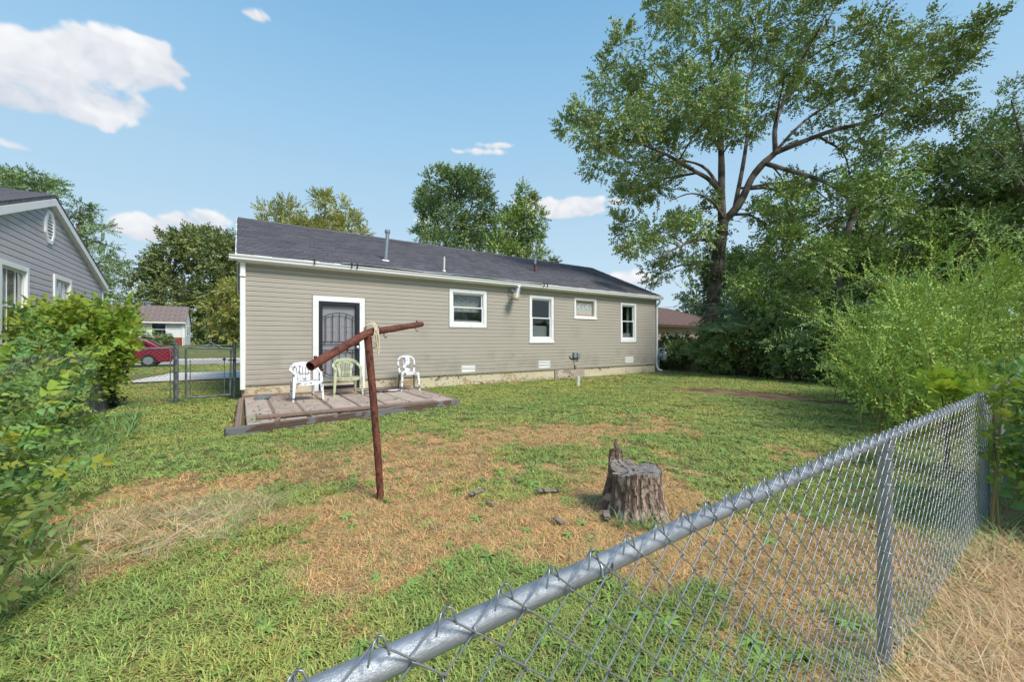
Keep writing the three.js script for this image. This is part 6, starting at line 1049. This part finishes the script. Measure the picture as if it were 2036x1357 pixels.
  // clipped bush by the white house and scrub at the gate
  const wb = P(310, 690, 39.5), wl = []; for (let k = 0; k < 8; k++) wl.push([rr(-1.6, 1.2), rr(.3, 1.0), rr(-.4, .4), .6, .45, .5, 60, .9]); shrub('round_bush', 'clipped dark bush against the brick base of the white house', 'bush', [wb.x, rise(wb.z), wb.z], wl, bigSpray, L.dark, { size: [.5, .8] });
}
// ---------------------------------------------------------------- grass
{
  seed(90);
  const blade = (g, a, len, w, bend, flat) => { const d = V(Math.cos(a), 0, Math.sin(a)), s = V(-d.z, 0, d.x).multiplyScalar(w / 2), at = (f) => d.clone().multiplyScalar(len * (flat * f + bend * f * f)).add(V(0, len * (f - .55 * bend * f * f) * (1 - flat * .75), 0)); const p1 = at(.55), p2 = at(1), o = V(rr(-.02, .02), 0, rr(-.02, .02)); const q = (v, k) => v.clone().addScaledVector(s, k).add(o); g.quad(q(V(), -1), q(V(), 1), q(p1, .8), q(p1, -.8)); g.tri(q(p1, -.8), q(p1, .8), p2.clone().add(o)); };
  const tuft = (n, l, w, bend, flat) => { const g = new GB(); for (let k = 0; k < n; k++) blade(g, rr(0, 6.28), rr(l[0], l[1]), w * rr(.7, 1.3), bend * rr(.5, 1.3), flat * rr(.6, 1.3)); return g.geo(); };
  // turf comes in square sods: each a few hundred blades, green, straw or between; sods are small near the camera and larger far off
  const pal = { green: [.215, .335, .075], lime: [.37, .42, .11], straw: [.84, .53, .245], tan: [.62, .355, .155], brown: [.30, .21, .13] };
  const sod = (size, n, dryShare, wide) => {
    const g = new GB(), col = []; let cx = 0, cz = 0, ca = 0, kind = 0, tone = 1;
    for (let k = 0; k < n; k++) {
      if (k % 9 === 0) { cx = rr(-.55, .55) * size; cz = rr(-.55, .55) * size; kind = R() < dryShare ? 1 : 0; tone = rr(.8, 1.2); }
      const before = g.p.length / 3, x = cx + rr(-.022, .022), z = cz + rr(-.022, .022), one = R() < .1 ? 1 - kind : kind;
      one ? blade(g, rr(0, 6.28), rr(.03, .075), .0026 * wide * rr(.7, 1.4), .6 * rr(.5, 1.3), .85 * rr(.5, 1.2)) : blade(g, rr(0, 6.28), rr(.028, .07), .0052 * wide * rr(.7, 1.3), .6 * rr(.5, 1.3), .5 * rr(.5, 1.3));
      const c = one ? mix3(R() < .18 ? pal.brown : pal.tan, pal.straw, R()) : mix3(pal.green, pal.lime, R() * .75), t = tone * rr(.85, 1.15);
      for (let q = before; q < g.p.length / 3; q++) { g.p[q * 3] += x; g.p[q * 3 + 2] += z; col.push(c[0] * t, c[1] * t, c[2] * t); }
    }
    const ge = g.geo(); ge.setAttribute('color', new THREE.Float32BufferAttribute(col, 3)); return ge;
  };
  const thatch = [0, 1, 2].map(() => tuft(11, [.10, .26], .0030, .35, .95)), lush = [0, 1].map(() => tuft(9, [.12, .26], .008, .8, .3));
  const turf = std({ color: lin(1, 1, 1), vertexColors: true, roughness: .8, side: THREE.DoubleSide }), smat = leafMat(lin(.66, .475, .26), { plain: 1 }), lm = leafMat(lin(.19, .31, .095), { plain: 1 });
  const T = [], Lh = [], Lw = [], pole = G(757, 993), stump = G(1262, 1018);
  const free = (x, z, m = 0) => !(x > XL - .02 - m && x < XR + .02 && z < ZW + .02 + m) && !inPatio(x, z) && Math.hypot(x - pole.x, z - pole.z) > .035 && Math.hypot(x - stump.x, z - stump.z) > .23 && !(z < -16.4 + m && z > -20.8 - m && x > -3.1 - m) && z > -27.5;
  const levels = [[.10, 0, 3.4, 120, 1, 4], [.17, 3.4, 6.4, 190, 1.35, 3], [.30, 6.4, 12, 330, 1.9, 3], [.5, 12, 30, 420, 3, 2]], shares = [0, .2, .5, .8, 1];
  const depthOf = (x, z) => x * S - z * C, sods = {};
  levels.forEach(([size, t0, t1, n, wide, vars], li) => {
    const geos = shares.map((d) => Array.from({ length: vars }, () => sod(size, n, d, wide))), put5 = shares.map(() => []);
    for (let x = -5; x < 16.2; x += size) for (let z = -27.5; z < 3; z += size) {
      const t = depthOf(x, z), r = x * C + z * S; if (t < t0 || t >= t1 || t < .25) continue;
      if (Math.abs(r) > t * 1.55 + .6) continue;
      const jx = x + rr(-.3, .3) * size, jz = z + rr(-.3, .3) * size; if (!free(jx, jz, size * .3)) continue; if (jx < -2.6 && jz > -10 || jx > 15.6) continue;
      if (R() < bare(jx, jz) * .9) continue;
      const k = dry(jx, jz), kk = clamp(k + rr(-.14, .14)), idx = Math.round(kk * 4), yl = fbm(jx * 1.3 + 60, jz * 1.3, 4), g = tint(.07, .05), w = sm(.38, .68, yl) * .75 * (1 - kk);
      put5[idx].push([jx, groundY(jx, jz) - .003, jz, rr(.7, 1.4) * (z > ZF ? 1.3 : 1), [g[0] * (1 + .45 * w), g[1] * (1 + .16 * w), g[2] * (1 + .15 * w)]]);
    }
    put5.forEach((list, d) => geos[d].forEach((g, v) => {
      const mine = list.filter((_, k) => k % vars === v); if (!mine.length) return;
      const im = new THREE.InstancedMesh(g, turf, mine.length);
      mine.forEach(([x, y, z, s, c], k) => { tmpO.position.set(x, y, z); tmpO.rotation.set(0, Math.floor(R() * 4) * Math.PI / 2 + rr(-.4, .4), 0); tmpO.scale.set(1, s, 1); tmpO.updateMatrix(); im.setMatrixAt(k, tmpO.matrix); im.setColorAt(k, tmpC.setRGB(...c)); });
      const nm = d < 2 ? 'green_grass' : d === 2 ? 'mixed_grass' : 'dry_grass'; put(im, nm); tag(im, d < 2 ? 'short green crabgrass growing across the lawn' : d === 2 ? 'thin turf half green and half dried out' : 'dried out straw coloured turf in patches of the lawn', 'grass', null, 'stuff');
    }));
  });
  for (let k = 0; k < 11000; k++) { const x = rr(.6, 6.8), z = rr(-.46, 1.8), y = groundY(x, z) - .002; if (R() > dry(x, z) + .2) continue; T.push([V(x, y, z), V(rr(-.25, .25), 1, rr(-.25, .25)), rr(.6, 1.1), tint(.25, .08)]); }
  // ranker grass under the weeds, round stump, pole, posts and along the walls
  const rank = (x, z, s = 1) => { const g = groundY(x, z); Lh.push([V(x, g - .004, z), V(rr(-.3, .3), 1, rr(-.3, .3)), s * rr(.6, 1.2), tint(.25)]); };
  for (let k = 0; k < 1500; k++) { const z = rr(-9.5, -1.2), x = -.28 * sm(2.8, 5.5, -z) - 1.25 - .1 * z * .35 + rr(-1.2, .55) * (z > -4 ? 1 : .6) - .25; rank(Math.min(x, -.35 + .12 * z), z, R() < .3 ? 1.2 : .8); }
  for (let k = 0; k < 13; k++) { const a = rr(1.9, 2.9), q = rr(.24, .34); rank(stump.x + Math.cos(a) * q, stump.z + Math.sin(a) * q, .7); }
  for (let k = 0; k < 16; k++) rank(rr(1.9, 2.4), ZF - rr(.02, .2), .55);
  for (let k = 0; k < 130; k++) rank(rr(1.6, 6), ZF + rr(-.06, .08), .6);
  for (let k = 0; k < 220; k++) rank(rr(3.4, 6.8), rr(-.4, .7), 1.1);
  for (let k = 0; k < 240; k++) rank(rr(4, 14.2), ZW + rr(.03, .14), .4);
  for (let k = 0; k < 60; k++) { const x = rr(-.1, 3.6); rank(x, lerp(-6.5, -7.2, (x + .13) / 3.8) + rr(.02, .1), .45); }
  for (let k = 0; k < 16; k++) { const x = .15 + rr(0, .12); Lh.push([V(x, PY, rr(-7.9, -7.1)), V(rr(-.3, .3), 1, rr(-.3, .3)), .4, tint(.2)]); }
  for (const [px, py] of [[792, 795], [748, 797], [640, 824], [615, 828]]) for (let k = 0; k < 7; k++) { const g = G(px + rr(-9, 9), py + rr(-1, 1), PY); Lh.push([V(g.x, PY + .004, g.z), V(rr(-.4, .4), 1, rr(-.4, .4)), rr(.25, .42), tint(.2)]); }
  for (let k = 0; k < 260; k++) rank(rr(-2.2, -.3), GZ + rr(-.15, .25), .5);
  // heap of dry stalks by the weeds
  const hp = G(300, 1060);
  for (let k = 0; k < 75; k++) { const a = rr(0, 6.28), q = Math.sqrt(R()), x = hp.x - .1 + Math.cos(a) * q * .85, z = hp.z + Math.sin(a) * q * .6, dn = rr(-1.2, 1.7); Lw.push([V(x, groundY(x, z) + .02 + .05 * (1 - q) * R(), z), V(Math.cos(dn), rr(-.08, .12), Math.sin(dn)), rr(.7, 1.3), tint(.35, .12)]); }
  for (let k = 0; k < 260; k++) { const a = rr(0, 6.28), q = Math.sqrt(R()); rank(hp.x - .1 + Math.cos(a) * q * .9, hp.z + Math.sin(a) * q * .6, .5); }
  for (let k = 0; k < 620; k++) { const a = rr(0, 6.28), q = Math.sqrt(R()), x = hp.x - .05 + Math.cos(a) * q * .9, z = hp.z + Math.sin(a) * q * .55; T.push([V(x, groundY(x, z) + .05 * (1 - q) * R(), z), V(rr(-.5, .5), 1, rr(-.5, .5)), rr(.4, .85), tint(.3, .1)]); }
  const stalks = [0, 1, 2].map(() => { const g = new GB(); for (let k = 0; k < 3; k++) { const t = tube([V(rr(-.04, .04), 0, -.14), V(rr(-.03, .03), .012, rr(-.02, .02)), V(rr(-.06, .06), rr(-.01, .02), .18)], [.0018, .0015, .0008], 3, { smooth: 2, cap: false }).toNonIndexed(); g.p.push(...t.attributes.position.array); g.n.push(...t.attributes.normal.array); } return g.geo(); });
  const ros = [0, 1].map(() => { const g = new GB(), o = new THREE.Object3D(); for (let k = 0; k < 9; k++) { o.position.set(0, .004, 0); o.rotation.set(rr(-.55, -.1), k * 2.4, rr(-.3, .3), 'YXZ'); o.updateMatrix(); leafTris(g, o.matrix, rr(.05, .09), rr(.007, .013), .25, .5, OVAL); } return g.geo(); }), Rs = [];
  for (let k = 0; k < 2600; k++) { const x = rr(-1.6, 7), z = rr(-7.5, -.45); if (!free(x, z, .02) || fbm(x * 2.6 + 9, z * 2.6 + 2, 3) < .47 || R() < dry(x, z) * .8) continue; Rs.push([V(x, groundY(x, z) + .012, z), V(rr(-.2, .2), 1, rr(-.2, .2)), rr(.5, 1.0), tint(.25, .06)]); }
  instances('lawn_weeds', ros, leafMat(lin(.20, .325, .07), { plain: 1 }), Rs, null, 'stuff', V(0, 1, 0)).forEach((m) => tag(m, 'small broad leaved weeds growing in the lawn', 'weeds', null, 'stuff'));
  instances('straw_thatch', thatch, smat, T, null, 'stuff', V(0, 1, 0)).forEach((m) => tag(m, 'long flattened straw outside the front fence', 'straw', null, 'stuff'));
  instances('rank_grass', lush, lm, Lh, null, 'stuff', V(0, 1, 0)).forEach((m) => tag(m, 'longer unmown grass along fences, walls and the stump', 'grass', null, 'stuff'));
  instances('dry_stalks', stalks, leafMat(lin(.5, .40, .27), { plain: 1 }), Lw).forEach((m) => tag(m, 'heap of dry cut stalks beside the tall weeds', 'stalks', null, 'stuff'));
}

renderer.render(scene, camera);
